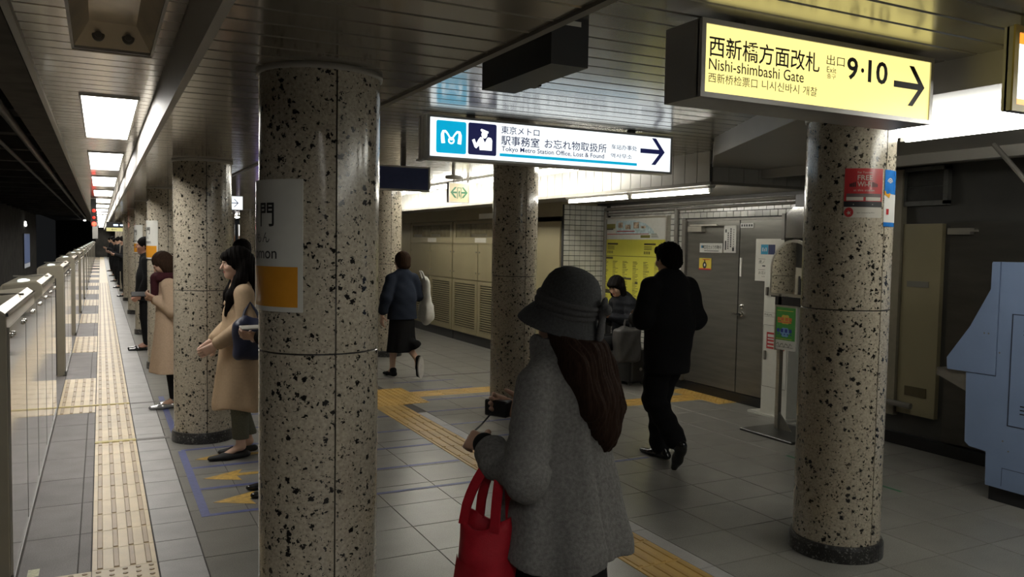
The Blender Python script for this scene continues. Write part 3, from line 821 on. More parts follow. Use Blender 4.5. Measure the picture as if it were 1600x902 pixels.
def P(px, py): return (ox + px * s, oy + py * s)
poly(mb, fr, [P(*q) for q in ((.42, .80), (.46, .83), (.70, .76), (.70, .70), (.66, .70), (.44, .75))], .0008)
poly(mb, fr, [P(.56 + .105 * math.cos(a * .5236), .655 + .125 * math.sin(a * .5236)) for a in range(12)], .0009)
poly(mb, fr, [P(*q) for q in ((.40, .16), (.83, .16), (.84, .48), (.80, .56), (.70, .58), (.66, .55), (.58, .40), (.50, .56), (.42, .57), (.36, .50), (.28, .36), (.22, .50), (.13, .46), (.22, .24), (.28, .20), (.38, .30))], .0008)
obj('white_print', mb, M_WLOGO, t, fix=False)
# sign whose edge shows at the right border
t = thing('orange_sign', 'backlit sign with yellow frame and orange band beside the gate sign', 'sign', (2.872, 1.8, 2.165))
sign_case(t, .46, .295, .03, M_WFACE, .018)
obj('yellow_frame', MB().box(-.002, .022, -.012, -.0045, -.002, .297).box(.022, .46, -.012, -.0045, -.002, .022).box(.022, .46, -.012, -.0045, .273, .297), mat('yellow sign frame', (.55, .42, .10), .4, noise=.05), t)
obj('orange_band', MB().box(.024, .455, .0005, .0018, .238, .275).box(.024, .455, .0005, .0018, .02, .045), glow('orange sign print', (1, .32, .03), 1.0), t)
hangers(t, (.12, .36), .295, .352, .03)
# dark blue panel, exit sign, arrow sign
t = thing('hanging_sign', 'dark blue unlit hanging sign with a white frame', 'sign', (1.55, 7.0, 2.127))
obj('case', MB().box(0, 1.14, .01, .1, 0, .222), M_SIGNCASE, t)
obj('frame', MB().box(0, .014, 0, .012, 0, .222).box(1.126, 1.14, 0, .012, 0, .222).box(.014, 1.126, 0, .012, 0, .014).box(.014, 1.126, 0, .012, .208, .222), M_WHITE, t)
obj('blue_face', MB().box(.014, 1.126, .004, .0105, .014, .208), mat('dark blue face', (.07, .095, .25), .4, noise=.06), t)
hangers(t, (.3, .9), .222, .39, .1)
t = thing('exit_sign', 'square emergency exit sign with green arrows left and right', 'sign', (3.905, 9.5, 2.175))
sign_case(t, .285, .25, .07, glow('pale exit face', (1, .88, .55), .12), .01)
fr = Frame((0, 0, 0), (1, 0, 0), (0, 0, 1))
mb = MB()
arrow(mb, fr, .175, .06, .09, .135, .0006, t=.17)
fl = Frame((.285, 0, 0), (-1, 0, 0), (0, 0, 1)); arrow(mb, fl, .175, .06, .09, .135, -.0006, t=.17)
for q in ((.115, .05, .008, .14), (.165, .05, .008, .14), (.115, .182, .058, .008)): rect(mb, fr, *q, .0006)
poly(mb, fr, [(.132, .06), (.140, .10), (.132, .13), (.145, .155), (.155, .14), (.150, .11), (.158, .085), (.152, .06), (.146, .09)], .0007)
obj('green_print', mb, glow('exit green', (.0, .22, .07), .08), t, fix=False)
for x in (.08, .2): obj('hanger', MB().tube([(x, .035, .25), (x, .035, .34)], .006, 8), M_TRIMD, t)
t = thing('arrow_sign', 'small white backlit sign with a right arrow behind the platform columns', 'sign', (1.25, 11.0, 2.04))
sign_case(t, .405, .185, .08, M_WFACE, .008)
fr = Frame((0, 0, 0), (1, 0, 0), (0, 0, 1)); mb = MB(); arrow(mb, fr, .10, .04, .25, .105, .0006, t=.1); obj('arrow', mb, M_NAVY, t, fix=False)
hangers(t, (.1, .3), .185, .48, .08)
t = thing('ad_panel', 'bright purple and orange advertisement panel far down the concourse', 'advertisement', (4.35, 30, .1))
obj('case', MB().box(0, .75, .02, .2, 0, 2.1), M_SIGNCASE, t)
obj('sheet', MB().box(.02, .73, .005, .02, .02, 1.35), glow('advert purple', (.18, .12, .55), 1.0), t)
obj('orange_block', MB().box(.05, .7, .0, .005, 1.35, 1.7), glow('advert orange', (1, .35, .08), .9), t)
obj('white_block', MB().box(.02, .73, .005, .02, 1.7, 2.08), glow('advert white', (1, 1, .95), 1.3), t)
# black box on the concourse ceiling
t = thing('ceiling_box', 'black box hanging under the ceiling beside the office sign', 'box', (1.57, 2.95, 2.33))
obj('housing', MB().box(-.08, .08, -.30, .31, 0, .185, b=.004), M_BLACK, t)
obj('label_plate', MB().box(-.035, .045, -.3025, -.30, .148, .166), M_WHITE, t)
obj('bracket', MB().box(.08, .1, .1, .16, .0, .19), M_BLACK, t)
t = thing('ceiling_speaker', 'small oblong ceiling unit on a stem near the exit sign', 'speaker', (3.55, 8.5, 2.40))
obj('housing', MB().lathe([(.02, -.02), (.09, -.015), (.10, .0), (.09, .02), (.03, .03)], 20), M_TRIM, t, smooth=True)
obj('stem', MB().tube([(0, 0, .03), (0, 0, .115)], .02, 10), M_TRIM, t)
# far departure board and yellow sign above the platform
t = thing('departure_board', 'black electronic departure board over the far platform', 'sign', (.142, 24, 1.925))
obj('case', MB().box(0, .9, .01, .12, 0, .145), M_BLACK, t)
obj('led_text', MB().box(.17, .28, 0, .01, .045, .085).box(.33, .60, 0, .01, .05, .08), glow('led white', (.6, .75, 1), 2.5), t)
obj('hanger', MB().box(.4, .44, .04, .08, .145, .37), M_TRIMD, t)
t = thing('far_yellow_sign', 'yellow gate sign hanging below the far departure board', 'sign', (.142, 24, 1.828))
obj('case', MB().box(0, .9, .01, .12, 0, .092), glow('dim yellow face', (.85, .80, .35), .35), t)
fr = Frame((0, 0, 0), (-1, 0, 0), (0, 0, 1)); mb = MB(); arrow(mb, Frame((.25, .009, .0), (-1, 0, 0), (0, 0, 1)), .0, .02, .13, .05, 0, t=.16); obj('arrow', mb, M_INK, t, fix=False)
# red signal lamps and a hanging plate by the platform edge
t = thing('signal_lamp', 'glowing red signal lamps hanging over the far platform edge', 'signal', (-.12, 20, 1.9))
obj('housing', MB().box(-.06, .05, .03, .12, 0, .60), M_BLACK, t)
for z, r_, e in ((.05, .045, 9), (.19, .03, 1.5), (.34, .035, 1.5)):
    obj('red_lens', MB().lathe([(r_, .03), (r_, .0), (r_ * .6, -.02)], 16, (0, 0, z), 'y'), glow('red lens %g' % e, (1, .03, .015), e), t, smooth=True)
t = thing('hanging_plate', 'small white vertical plate hanging beyond the signal lamps', 'sign', (-.13, 26, 1.62))
obj('plate', MB().box(-.07, .07, 0, .02, 0, .5), mat('far plate', (.32, .31, .29), .5, noise=.1), t)
obj('rod', MB().tube([(0, .01, .5), (0, .01, .9)], .01, 8), M_TRIMD, t)
# poster and lamps on the track side
t = thing('track_poster', 'tall blue poster on the wall across the track', 'poster', (-4.46, 64, -.5))
obj('board', MB().box(-.01, .03, -2.4, 2.4, 0, 2.35), M_TRIMD, t)
obj('sheet', MB().box(.03, .035, -2.3, 2.3, .35, 2.3), glow('blue lit poster', (.20, .26, .45), .22), t)
obj('caption', MB().box(.03, .036, -2.3, 2.3, .05, .33), glow('pale lit caption', (.7, .72, .75), .25), t)
t = tag(obj('tunnel_lamp', MB().lathe([(.02, 0), (.07, .02), (.08, .12), (.05, .32), (.01, .34)], 12), glow('tunnel lamp', (1, 1, .9), 6), smooth=True, loc=(-4.44, 63, 2.3)), 'small lamp above the blue poster across the track', 'lamp')
for x in (-1.5, -.42):
    tag(obj('tunnel_lamp', MB().lathe([(.03, 0), (.10, .02), (.12, .1), (.02, .14)], 12), M_TUBE, smooth=True, loc=(x, 100, 3.39)), 'tiny white lamp deep in the dark tunnel', 'lamp', 'lamps deep in the tunnel')

# ---- platform gates
M_GLASSP = mat('gate glass front', (.34, .32, .27), .06, spec=.9, noise=.04, nscale=3, coat=1)
M_GREY = mat('gate grey rail', (.12, .115, .10), .4, noise=.1)
bolt = MB().lathe([(.012, 0), (.012, .005), (.008, .011), (.003, .012)], 12, (0, 0, 0), 'x').mesh('bolt'); bolt.materials.append(M_CHROME)
for p in bolt.polygons: p.use_smooth = True
def gate_bank(y0, y1, boxes, label, group=None):
    t = thing('platform_gate', label, 'gate', (-.38, y0, 0), group=group)
    for a, b_ in boxes:
        prof = [(-.012, 0), (-.012, 1.295), (-.05, 1.325), (-.27, 1.30), (-.285, 1.28), (-.285, 0)]
        bd = obj('housing', MB().prism(prof, a - y0, b_ - y0), M_GATE, t)
        obj('end_plate', MB().prism([(-.016, .02), (-.016, 1.285), (-.052, 1.315), (-.268, 1.29), (-.28, .02)], a - y0 - .004, a - y0), M_GATE_SHADED, bd)
        obj('edge_strip', MB().box(-.016, -.004, a - y0, b_ - y0, 1.285, 1.302), M_CHROME, bd)
        l = MB().lathe([(.055, 0), (.05, .012), (.02, .02)], 18); l.v = [(x * .8, y * 2.0, z) for x, y, z in l.v]; l.v = [(x - .15, y + (a + .25 - y0), z + 1.312) for x, y, z in l.v]
        obj('lid_reflection', l, glow('gate lid reflection', (.9, 1, .95), .8), bd, smooth=True)  # glowing oval stands in for a white reflection on the lid
        obj('lid_seam', MB().box(-.28, -.02, (a + b_) / 2 - y0 + .2, (a + b_) / 2 - y0 + .206, 1.316, 1.328), M_GREY, bd)
    pn = obj('front_panel', MB().box(-.011, 0, 0, y1 - y0, .06, 1.235), M_GLASSP, t)
    nb = max(2, int((y1 - y0) / .55))
    for k in range(nb):
        for dy in (-.05, .05):
            inst('bolt', bolt, pn, (0, .12 + (y1 - y0 - .24) * k / (nb - 1) + dy, 1.19))
    k = 0
    yy = 0.9
    while yy < y1 - y0 - .2:
        obj('panel_joint', MB().box(-.002, .0012, yy, yy + .006, .06, 1.235), M_GREY, pn); yy += .9
    obj('base_rail', MB().box(-.03, .006, 0, y1 - y0, .0, .05), M_GREY, t)
    obj('inner_rail', MB().box(-.28, -.24, 0, y1 - y0, .0, 1.0), M_GATE, t)
    return t
gate_bank(4.40, 8.66, ((4.40, 6.18), (7.03, 8.56)), 'steel platform gate section with two box tops and long glass front')
yb = 10.97
for k in range(15):
    gate_bank(yb, yb + 2.15, ((yb, yb + 2.1),), 'steel platform gate box between two glass doors down the platform', 'platform gate boxes further on') ; yb += 4.5
gl = bpy.data.materials.new('gate glass'); gl.use_nodes = True
b = gl.node_tree.nodes['Principled BSDF']; b.inputs['Transmission Weight'].default_value = 1; b.inputs['Roughness'].default_value = .03; b.inputs['Base Color'].default_value = (.8, .86, .84, 1); b.inputs['IOR'].default_value = 1.3
def gate_door(y0, y1):
    t = thing('gate_door', 'sliding glass platform door between gate boxes', 'door', (-.5, y0, 0), group='sliding glass platform doors')
    for k in range(2):
        a = (y1 - y0) / 2 * k; e = a + (y1 - y0) / 2
        lf = obj('leaf', MB().box(-.012, .012, a + .03, e - .03, .12, 1.12), gl, t)
        obj('leaf_frame', MB().box(-.02, .02, a, e, .02, .12).box(-.02, .02, a, e, 1.12, 1.17).box(-.02, .02, a, a + .03, .12, 1.12), M_GATE, lf)
        obj('edge_post', MB().box(-.024, .03, e - .05, e - .005, .02, 1.17), M_BLACK, lf)
gate_door(8.68, 10.95); yb = 13.14
for k in range(8): gate_door(yb, yb + 2.31); yb += 4.5

# ---- cream equipment cabinets along the right
M_LOUV = mat('louvre dark', (.035, .032, .022), .7, noise=.1)
def cabinet(y0, y1, label, panes=4):
    t = thing('equipment_cabinet', label, 'cabinet', (5.45, y0, 0), group=None)
    w = y1 - y0
    obj('plinth', MB().box(.03, .5, 0, w, 0, .15), M_BLACK, t)
    obj('body', MB().box(.02, .54, .004, w - .004, .15, 2.04), M_CREAM, t)
    # upper bay with small windows
    bay = obj('bay_frame', MB().box(0, .02, .01, w - .01, 1.99, 2.03).box(0, .02, .01, w - .01, 1.66, 1.765).box(0, .02, .01, .12, 1.765, 1.99).box(0, .02, w - .12, w - .01, 1.765, 1.99), M_CREAM, t)
    obj('bay_back', MB().box(.018, .02, .12, w - .12, 1.765, 1.99), mat('bay brown', (.10, .085, .05), .35, noise=.2, nscale=6), bay)
    pw = (w - .26) / panes
    for k in range(panes):
        obj('pane', MB().box(.008, .016, .13 + pw * k + .01, .13 + pw * (k + 1) - .01, 1.775 + (.05 if k % 2 else 0), 1.98), mat('bay pane', (.19, .165, .10), .22, noise=.2, nscale=9), bay)
    obj('notice', MB().box(-.002, 0, w * .36, w * .56, 1.68, 1.755), M_PWHITE, bay)
    hw = w / 2
    for k in range(2):
        a, e = hw * k + .012, hw * (k + 1) - .012
        dr = obj('door', MB().box(-.003, .02, a, e, 1.065, 1.65), M_CREAM, t)
        for z in (1.18, 1.52):
            for yy in (a + .05, e - .05):
                obj('stud', MB().lathe([(.014, 0), (.014, .006), (.008, .010)], 10, (0, 0, 0), 'x'), M_TRIMD, dr, loc=(-.012, yy, z))
        lv = obj('louvre_door', MB().box(-.003, .02, a, a + .09, .165, 1.05).box(-.003, .02, e - .09, e, .165, 1.05).box(-.003, .02, a + .09, e - .09, .165, .23).box(-.003, .02, a + .09, e - .09, .99, 1.05), M_CREAM, t)
        obj('louvre_back', MB().box(.016, .02, a + .09, e - .09, .23, .99), M_LOUV, lv)
        sl = MB(); n = 20
        for i in range(n):
            z = .235 + (.755 / n) * i
            sl.add([(-.002, a + .09, z), (-.002, e - .09, z), (-.002, e - .09, z + .016), (-.002, a + .09, z + .016), (.014, a + .09, z + .02), (.014, e - .09, z + .02)], [(0, 1, 2, 3), (3, 2, 5, 4)])
        obj('louvre_blades', sl, M_CREAM, lv, kind='stuff')
cabinet(13.06, 15.18, 'cream louvred equipment cabinet at the far end of the row')
cabinet(10.92, 13.04, 'cream louvred equipment cabinet between the far one and the plain panel', panes=3)
t = thing('plain_cabinet', 'plain cream cabinet panel beside the tiled return wall', 'cabinet', (5.45, 9.36, 0))
obj('plinth', MB().box(.03, .5, 0, 1.54, 0, .15), M_BLACK, t); obj('body', MB().box(.0, .54, .004, 1.54, .15, 1.98), M_CREAM, t)
obj('seam', MB().box(-.002, 0, .74, .748, .15, 1.98), M_TRIMD, t)
t = thing('end_panel', 'narrow cream end panel beyond the louvred cabinets', 'cabinet', (5.45, 15.2, 0))
obj('plinth', MB().box(.03, .5, 0, 3.5, 0, .15), M_BLACK, t); obj('body', MB().box(.0, .54, 0, 3.5, .15, 2.04), M_CREAM, t)
struct('trim_14', MB().box(5.44, 6.0, 9.32, 30, 2.045, 2.235), M_CREAM)
struct('trim_15', MB().box(5.42, 5.44, 11.3, 11.9, 2.06, 2.14), M_WHITE)
# pipes over the tiled wall
struct('trim_16', MB().tube([(6.09, 5.8, 2.17), (6.09, 7.5, 2.165), (6.09, 9.26, 2.15)], .02, 8).tube([(6.09, 5.8, 2.12), (6.09, 9.26, 2.095)], .012, 8), M_TRIMD, smooth=True)
struct('trim_17', MB().tube([(6.10, 7.74, 2.12), (6.10, 7.74, 1.2), (6.10, 7.74, .1)], .028, 10), M_TRIMD, smooth=True)
struct('trim_18', MB().tube([(6.09, 9.24, 2.12), (6.09, 9.24, .1)], .03, 10), M_TRIMD, smooth=True)

# ---- wall guide map
t = thing('guide_board', 'yellow and white station guide board on the tiled wall', 'poster', (6.10, 8.62, .83))
w, h = 1.40, 1.19; fr = Frame((-.008, w / 2, 0), (0, -1, 0), (0, 0, 1))
obj('backing', MB().box(-.006, .03, -w / 2, w / 2, 0, h), mat('board white', (.52, .53, .50), .3, noise=.03, coat=.4), t)
obj('frame', MB().box(-.02, .03, -w / 2 - .03, -w / 2, -.02, h + .02).box(-.02, .03, w / 2, w / 2 + .03, -.02, h + .02).box(-.02, .03, -w / 2, w / 2, h, h + .02).box(-.02, .03, -w / 2, w / 2, -.02, 0), M_STEEL, t)
mb = MB(); rect(mb, fr, .0, .0, w, .92, .001); obj('yellow_sheet', mb, mat('board yellow', (.50, .47, .055), .35, noise=.04, nscale=5), t, fix=False)
mb = MB(); random.seed(11)
for c in range(6):
    x = .04 + c * .228
    yy = .63
    while yy > .10:
        rect(mb, fr, x, yy, random.uniform(.05, .13), .006, .002); yy -= random.uniform(.012, .02)
rect(mb, fr, 0, .70, w, .006, .002); rect(mb, fr, .0, .66, .27, .03, .002); rect(mb, fr, .5, .40, .2, .025, .002); rect(mb, fr, 0, .2, .24, .05, .002); rect(mb, fr, .78, .35, .06, .03, .002); rect(mb, fr, .3, .33, .05, .03, .002)
arrow(mb, fr, 1.26, .79, .09, .09, .002, t=.14); fl = Frame(fr.at(.13, 0, 0), (0, 1, 0), (0, 0, 1)); arrow(mb, fl, .02, .79, .09, .09, -.002, t=.14)
for x in (.14, .96):
    rect(mb, fr, x, .85, .24, .022, .002)
    for k in range(3): rect(mb, fr, x, .79 + .018 * k, .16, .007, .002)
    for k in range(4): rect(mb, fr, x + .035 * k, .735, .018, .035, .002)
for k in range(5): rect(mb, fr, 1.10, .945 + .012 * k, .15 - .01 * k, .004, .002)
rect(mb, fr, .06, 1.05, .20, .012, .002)
obj('print', mb, mat('board print', (.05, .045, .02), .5), t, fix=False)
mb = MB(); rect(mb, fr, .12, .985, .93, .008, .0024); rect(mb, fr, .05, .985, .06, .010, .0024); rect(mb, fr, .35, 1.02, .4, .012, .0024); obj('red_line', mb, M_WRED, t, fix=False)
mb = MB(); rect(mb, fr, .88, .94, .2, .035, .0026); rect(mb, fr, .07, 1.065, .24, .06, .0026); obj('olive_box', mb, mat('board olive', (.20, .19, .05), .5), t, fix=False)
mb = MB(); poly(mb, fr, [(.33, .995), (.33, 1.16), (.75, 1.165), (.98, 1.12), (1.12, 1.05), (1.18, .99)], .0018); obj('map_sheet', mb, mat('board pale blue', (.45, .56, .60), .25, noise=.2, nscale=20), t, fix=False)
mb = MB()
for x, y, a, b_ in ((.38, 1.07, .10, .07), (.54, 1.05, .12, .06), (.72, 1.06, .12, .08), (.88, 1.06, .1, .03)): rect(mb, fr, x, y, a, b_, .0022)
obj('map_blocks', mb, mat('board map blocks', (.40, .30, .22), .4, noise=.6, nscale=25), t, fix=False)

# ---- stickers on the steel doors
def wall_sign(name, label, y0, y1, z0, z1, mt, cat='sign', x=6.094):
    t = thing(name, label, cat, (x, (y0 + y1) / 2, z0)); w, h = abs(y1 - y0), z1 - z0
    obj('sheet', MB().box(-.001, .004, -w / 2, w / 2, 0, h), mt, t)
    return t, Frame((-.001, w / 2, 0), (0, -1, 0), (0, 0, 1)), w, h
M_STK = mat('sticker white', (.52, .52, .49), .4, noise=.03)
t, fr, w, h = wall_sign('camera_notice', 'white notice saying security cameras are running, on the steel door', 6.923, 7.30, 1.607, 1.712, M_STK)
mb = MB(); letter(mb, fr, '防犯カメラ作動中', .075, .036, .285, .048, .001, bold=.008); rect(mb, fr, .08, .016, .24, .007); rect(mb, fr, .05, .05, .02, .03); obj('print', mb, M_INK, t, fix=False)
mb = MB(); rect(mb, fr, .025, .05, .024, .03); obj('blue_mark', mb, mat('sticker blue', (.03, .22, .42), .4), t, fix=False)
t, fr, w, h = wall_sign('vertical_notice', 'tall white notice with vertical lettering at the door seam', 6.711, 6.902, 1.61, 1.905, M_STK)
mb = MB()
for x, n, y0_, s in ((.10, 9, .06, .022), (.06, 8, .04, .020)):
    for k in range(n): rect(mb, fr, x, y0_ + k * .0235, s * .8, s * .82)
obj('print', mb, M_INK, t, fix=False); mb = MB()
for k in range(8): rect(mb, fr, .150, .06 + .026 * k, .010, .014)
rect(mb, fr, .02, .22, .022, .035); rect(mb, fr, .02, .03, .02, .10); rect(mb, fr, .135, .018, .03, .04)
obj('print', mb, M_INK, t, fix=False)
t, fr, w, h = wall_sign('door_name_plate', 'small white name label at the top of the right steel leaf', 6.455, 6.652, 1.878, 1.927, M_STK)
mb = MB()
for k in range(5): rect(mb, fr, .016 + .036 * k, .013, .022, .024)
obj('print', mb, M_INK, t, fix=False)
t, fr, w, h = wall_sign('yellow_sticker', 'square yellow sticker with a dark round emblem on the steel door', 7.10, 7.303, 1.412, 1.543, mat('sticker yellow', (.50, .40, .05), .4, noise=.06))
mb = MB(); poly(mb, fr, [(.095 + .033 * math.cos(a * .4189), .052 + .040 * math.sin(a * .4189)) for a in range(15)]); rect(mb, fr, .088, .085, .016, .03); obj('emblem', mb, M_INK, t, fix=False)
mb = MB(); poly(mb, fr, [(.097 + .012 * math.cos(a * .6283), .055 + .016 * math.sin(a * .6283)) for a in range(10)], .0016); obj('emblem_centre', mb, M_STK, t, fix=False)
mb = MB(); rect(mb, fr, 0, 0, w, .016, .0014); rect(mb, fr, .06, .112, .12, .008, .0014); obj('red_strip', mb, M_WRED, t, fix=False)

# ---- first aid cabinet with its panel
t, fr, w, h = wall_sign('office_notice', 'white notice panel with blue mark beside the first aid cabinet', 6.0, 6.391, 1.328, 1.762, mat('panel white', (.55, .54, .49), .4, noise=.03), x=6.075)
mb = MB(); rect(mb, fr, .075, .275, .10, .10); obj('blue_mark', mb, mat('panel blue', (.03, .25, .42), .4), t, fix=False)
mb = MB(); heart_m(mb, fr, .078, .278, .094, .094, .0016); obj('white_mark', mb, M_STK, t, fix=False)
mb = MB(); rect(mb, fr, .178, .275, .095, .10); obj('navy_mark', mb, mat('panel navy', (.02, .03, .09), .4), t, fix=False)
mb = MB(); letter(mb, fr, '虎ノ門', .05, .18, .13, .035, .001); letter(mb, fr, 'お忘れ', .05, .07, .12, .032, .001); letter(mb, fr, 'Lost', .10, .042, .05, .014, .001); rect(mb, fr, .10, .150, .05, .012)
rect(mb, fr, .045, .225, .13, .003); rect(mb, fr, .045, .115, .13, .003); obj('print', mb, M_INK, t, fix=False)
M_AED = mat('cabinet white', (.56, .56, .51), .38, noise=.03)
t = thing('first_aid_cabinet', 'white floor standing defibrillator cabinet with red heart mark', 'cabinet', (5.9, 5.90, 0))
obj('foot_plate', MB().box(-.03, .2, -.20, .32, 0, .02), M_AED, t)
obj('body', MB().box(0, .16, -.17, .17, .02, 1.57), M_AED, t)
fr = Frame((0, .17, 0), (0, -1, 0), (0, 0, 1))
wn = obj('window', MB().box(-.004, .0, -.15, .075, 1.19, 1.43), mat('cabinet window', (.03, .03, .028), .1, noise=.1, coat=1), t)
obj('device', MB().box(-.008, -.004, -.10, .035, 1.24, 1.36, b=.003), mat('device crimson', (.28, .02, .06), .4, noise=.1), t)
obj('device_label', MB().box(-.010, -.008, -.06, .0, 1.32, 1.345), M_STK, t)
obj('handle', MB().box(-.02, 0, .115, .135, 1.20, 1.28), M_TRIMD, t)
dr = obj('lower_door', MB().box(-.006, .0, -.155, .155, .30, .90), M_AED, t); obj('handle', MB().box(-.02, -.006, .115, .135, .56, .65), M_TRIMD, dr)
mb = MB()
for q in ((.015, .905, .31, .003), (.012, .295, .003, .61), (.012, .293, .31, .003), (.015, .99, .31, .002), (.015, 1.03, .31, .002)): rect(mb, fr, *q, .0075)
letter(mb, fr, 'PHILIPS', .02, 1.0, .10, .018, .007); letter(mb, fr, 'AED', .18, 1.45, .08, .016, .004); obj('print', mb, M_INK, t, fix=False)
mb = MB(); hp = [(.09 + .15 * .5 + .045 * s_ * (16 * math.sin(a) ** 3) / 16, 1.528 + .045 * (13 * math.cos(a) - 5 * math.cos(2 * a) - 2 * math.cos(3 * a) - math.cos(4 * a)) / 16) for s_ in (-1,) for a in [k * math.pi / 12 for k in range(13)]]
poly(mb, fr, hp, .004); obj('heart_mark', mb, M_WRED, t, fix=False)
mb = MB(); rect(mb, fr, .06, .675, .24, .162, .008); obj('red_notice', mb, M_WRED, t, fix=False)
mb = MB(); rect(mb, fr, .075, .79, .10, .028, .009); rect(mb, fr, .075, .765, .12, .012, .009); rect(mb, fr, .075, .73, .10, .016, .009); rect(mb, fr, .075, .695, .12, .014, .009); obj('notice_print', mb, M_STK, t, fix=False)
t = thing('steel_hood', 'polished steel hood on the wall above the first aid cabinet', 'hood', (6.0, 5.72, 1.77))
obj('shell', MB().prism([(-.19, 0), (-.19, .22), (-.14, .29), (.10, .30), (.22, .22), (.22, 0)], 0, .14, 'x'), M_CHROME, t, smooth=True)
obj('side_plate', MB().box(-.01, .148, .20, .24, -.02, .24), M_TRIMD, t)
obj('mount', MB().box(.02, .13, -.1, .1, .30, .42), M_BLACK, t)
t = thing('alarm_bell', 'red round alarm unit on the wall behind the arched mirror', 'alarm', (6.10, 5.74, 1.60))
obj('disc', MB().lathe([(.075, .03), (.075, .0), (.05, -.012)], 24, (0, 0, 0), 'x'), M_WRED, t, smooth=True); obj('lamp', MB().lathe([(.03, .02), (.03, -.03), (.015, -.045)], 16, (0, 0, .10), 'x'), M_WHITE, t, smooth=True)

# ---- mirror stand with green notice
t = thing('mirror_stand', 'steel stand with an arched mirror behind the postered column', 'mirror stand', (5.52, 5.42, 0))
obj('base_plate', MB().box(-.31, .22, -.43, .19, 0, .022, b=.006), mat('stand base', (.05, .05, .048), .35, metal=.4, noise=.1), t)
obj('pole', MB().box(-.02, .02, .02, .06, .02, 1.25), M_STEEL, t)
obj('gusset', MB().prism([(.02, .02), (-.14, .02), (.02, .17)], -.006, .006, 'x'), M_TRIMD, t)
def arch(r_, z0, zc, n=18): return [(r_, z0)] + [(r_ * math.cos(math.pi * k / n), zc + r_ * math.sin(math.pi * k / n)) for k in range(n + 1)] + [(-r_, z0)]
obj('mirror_rim', MB().prism([(y - .10, z) for y, z in arch(.27, 1.235, 1.475)], -.02, .01, 'x'), M_STEEL, t)
mm = bpy.data.materials.new('mirror glass'); mm.use_nodes = True; b = mm.node_tree.nodes['Principled BSDF']; b.inputs['Metallic'].default_value = 1; b.inputs['Roughness'].default_value = .02; b.inputs['Base Color'].default_value = (.86, .87, .84, 1)
obj('mirror_glass', MB().prism([(y - .10, z) for y, z in arch(.245, 1.26, 1.475)], -.024, -.020, 'x'), mm, t)
obj('black_shelf', MB().box(-.02, .02, -.35, .10, 1.15, 1.23), M_BLACK, t)
t = thing('green_notice', 'green notice board with orange and blue badges on the stand', 'sign', (5.47, 5.35, .755))
fr = Frame((-.005, .12, 0), (0, -1, 0), (0, 0, 1))
obj('board', MB().box(-.005, .012, -.125, .125, 0, .395), M_STK, t)
obj('frame', MB().box(-.010, .012, .115, .13, -.01, .40).box(-.010, .012, -.13, .13, .39, .40), M_STEEL, t)
mb = MB(); rect(mb, fr, .0, .088, .235, .295, .001); obj('green_field', mb, mat('notice green', (.05, .26, .045), .4, noise=.06), t, fix=False)
def badge(x, y, w, h): return [(x + w / 2 * (1 + .12 * math.cos(6 * a)) * math.cos(a), y + h / 2 * (1 + .1 * math.cos(6 * a)) * math.sin(a)) for a in [k * math.pi / 12 for k in range(24)]]
mb = MB(); poly(mb, fr, badge(.118, .275, .12, .085), .0016); rect(mb, fr, .02, .35, .19, .006, .0016); rect(mb, fr, .01, .098, .19, .004, .0016); obj('yellow_badge', mb, mat('notice yellow', (.55, .42, .06), .4), t, fix=False)
mb = MB(); poly(mb, fr, badge(.118, .160, .11, .085), .0016); obj('blue_badge', mb, mat('notice pale blue', (.16, .32, .58), .4), t, fix=False)
mb = MB()
for k, x in enumerate((.025, .066, .118, .160)): rect(mb, fr, x, .262, .034, .030, .0022)
rect(mb, fr, .03, .244, .16, .012, .0022); obj('orange_print', mb, mat('notice orange', (.62, .16, .05), .4), t, fix=False)
mb = MB()
for k, x in enumerate((.022, .066, .115, .165)): rect(mb, fr, x, .158, .032, .032, .0022)
for k in range(5): rect(mb, fr, .03 + .038 * k, .135, .014, .012, .0022)
obj('blue_print', mb, mat('notice blue', (.02, .04, .28), .4), t, fix=False)
mb = MB(); ribbon(mb, fr, [(.02 + .018 * k, .045 + .022 * math.sin(k * 2.2)) for k in range(11)], [.006] * 11, .0016); rect(mb, fr, .02, .025, .2, .003, .0016); obj('scribble', mb, M_INK, t, fix=False)

# ---- blue ticket machine
M_MBLUE = mat('machine blue', (.20, .27, .43), .42, noise=.04, nscale=4, bump=.02, bscale=200)
t = thing('ticket_machine', 'pale blue ticket machine seen from its flat side at the border', 'machine', (5.30, 3.35, 0))
def YZ(*p): return [(y - 3.35, z) for y, z in p]
obj('plinth', MB().box(.03, .78, -1.3, .0, 0, .10), M_BLACK, t)
bd = obj('body', MB().prism(YZ((2.05, .10), (3.358, .10), (3.365, .325), (3.483, .334), (3.516, .36), (3.528, .838), (3.32, .838), (3.32, 1.60), (2.05, 1.605)), 0, .8, 'x'), M_MBLUE, t)
obj('front_cheek', MB().prism(YZ((3.325, .845), (3.668, .842), (3.673, .923), (3.514, 1.155), (3.38, 1.417), (3.38, 1.592), (3.374, 1.60), (3.325, 1.60)), -.004, .06, 'x'), M_MBLUE, t)
obj('screen_panel', MB().prism(YZ((3.325, .845), (3.655, .845), (3.655, .92), (3.50, 1.15), (3.365, 1.41), (3.365, 1.58), (3.325, 1.58)), .06, .74, 'x'), M_STEEL, t)
obj('far_cheek', MB().prism(YZ((3.325, .845), (3.668, .842), (3.673, .923), (3.514, 1.155), (3.38, 1.417), (3.38, 1.592), (3.325, 1.60)), .74, .8, 'x'), M_MBLUE, t)
obj('coin_tray', MB().prism(YZ((3.528, .70), (3.75, .785), (3.75, .838), (3.528, .838)), .02, .78, 'x'), mat('tray steel', (.24, .22, .19), .35, metal=.5, noise=.08), t)
obj('tray_lip', MB().box(.015, .785, .398, .408, .782, .842), M_CHROME, t)
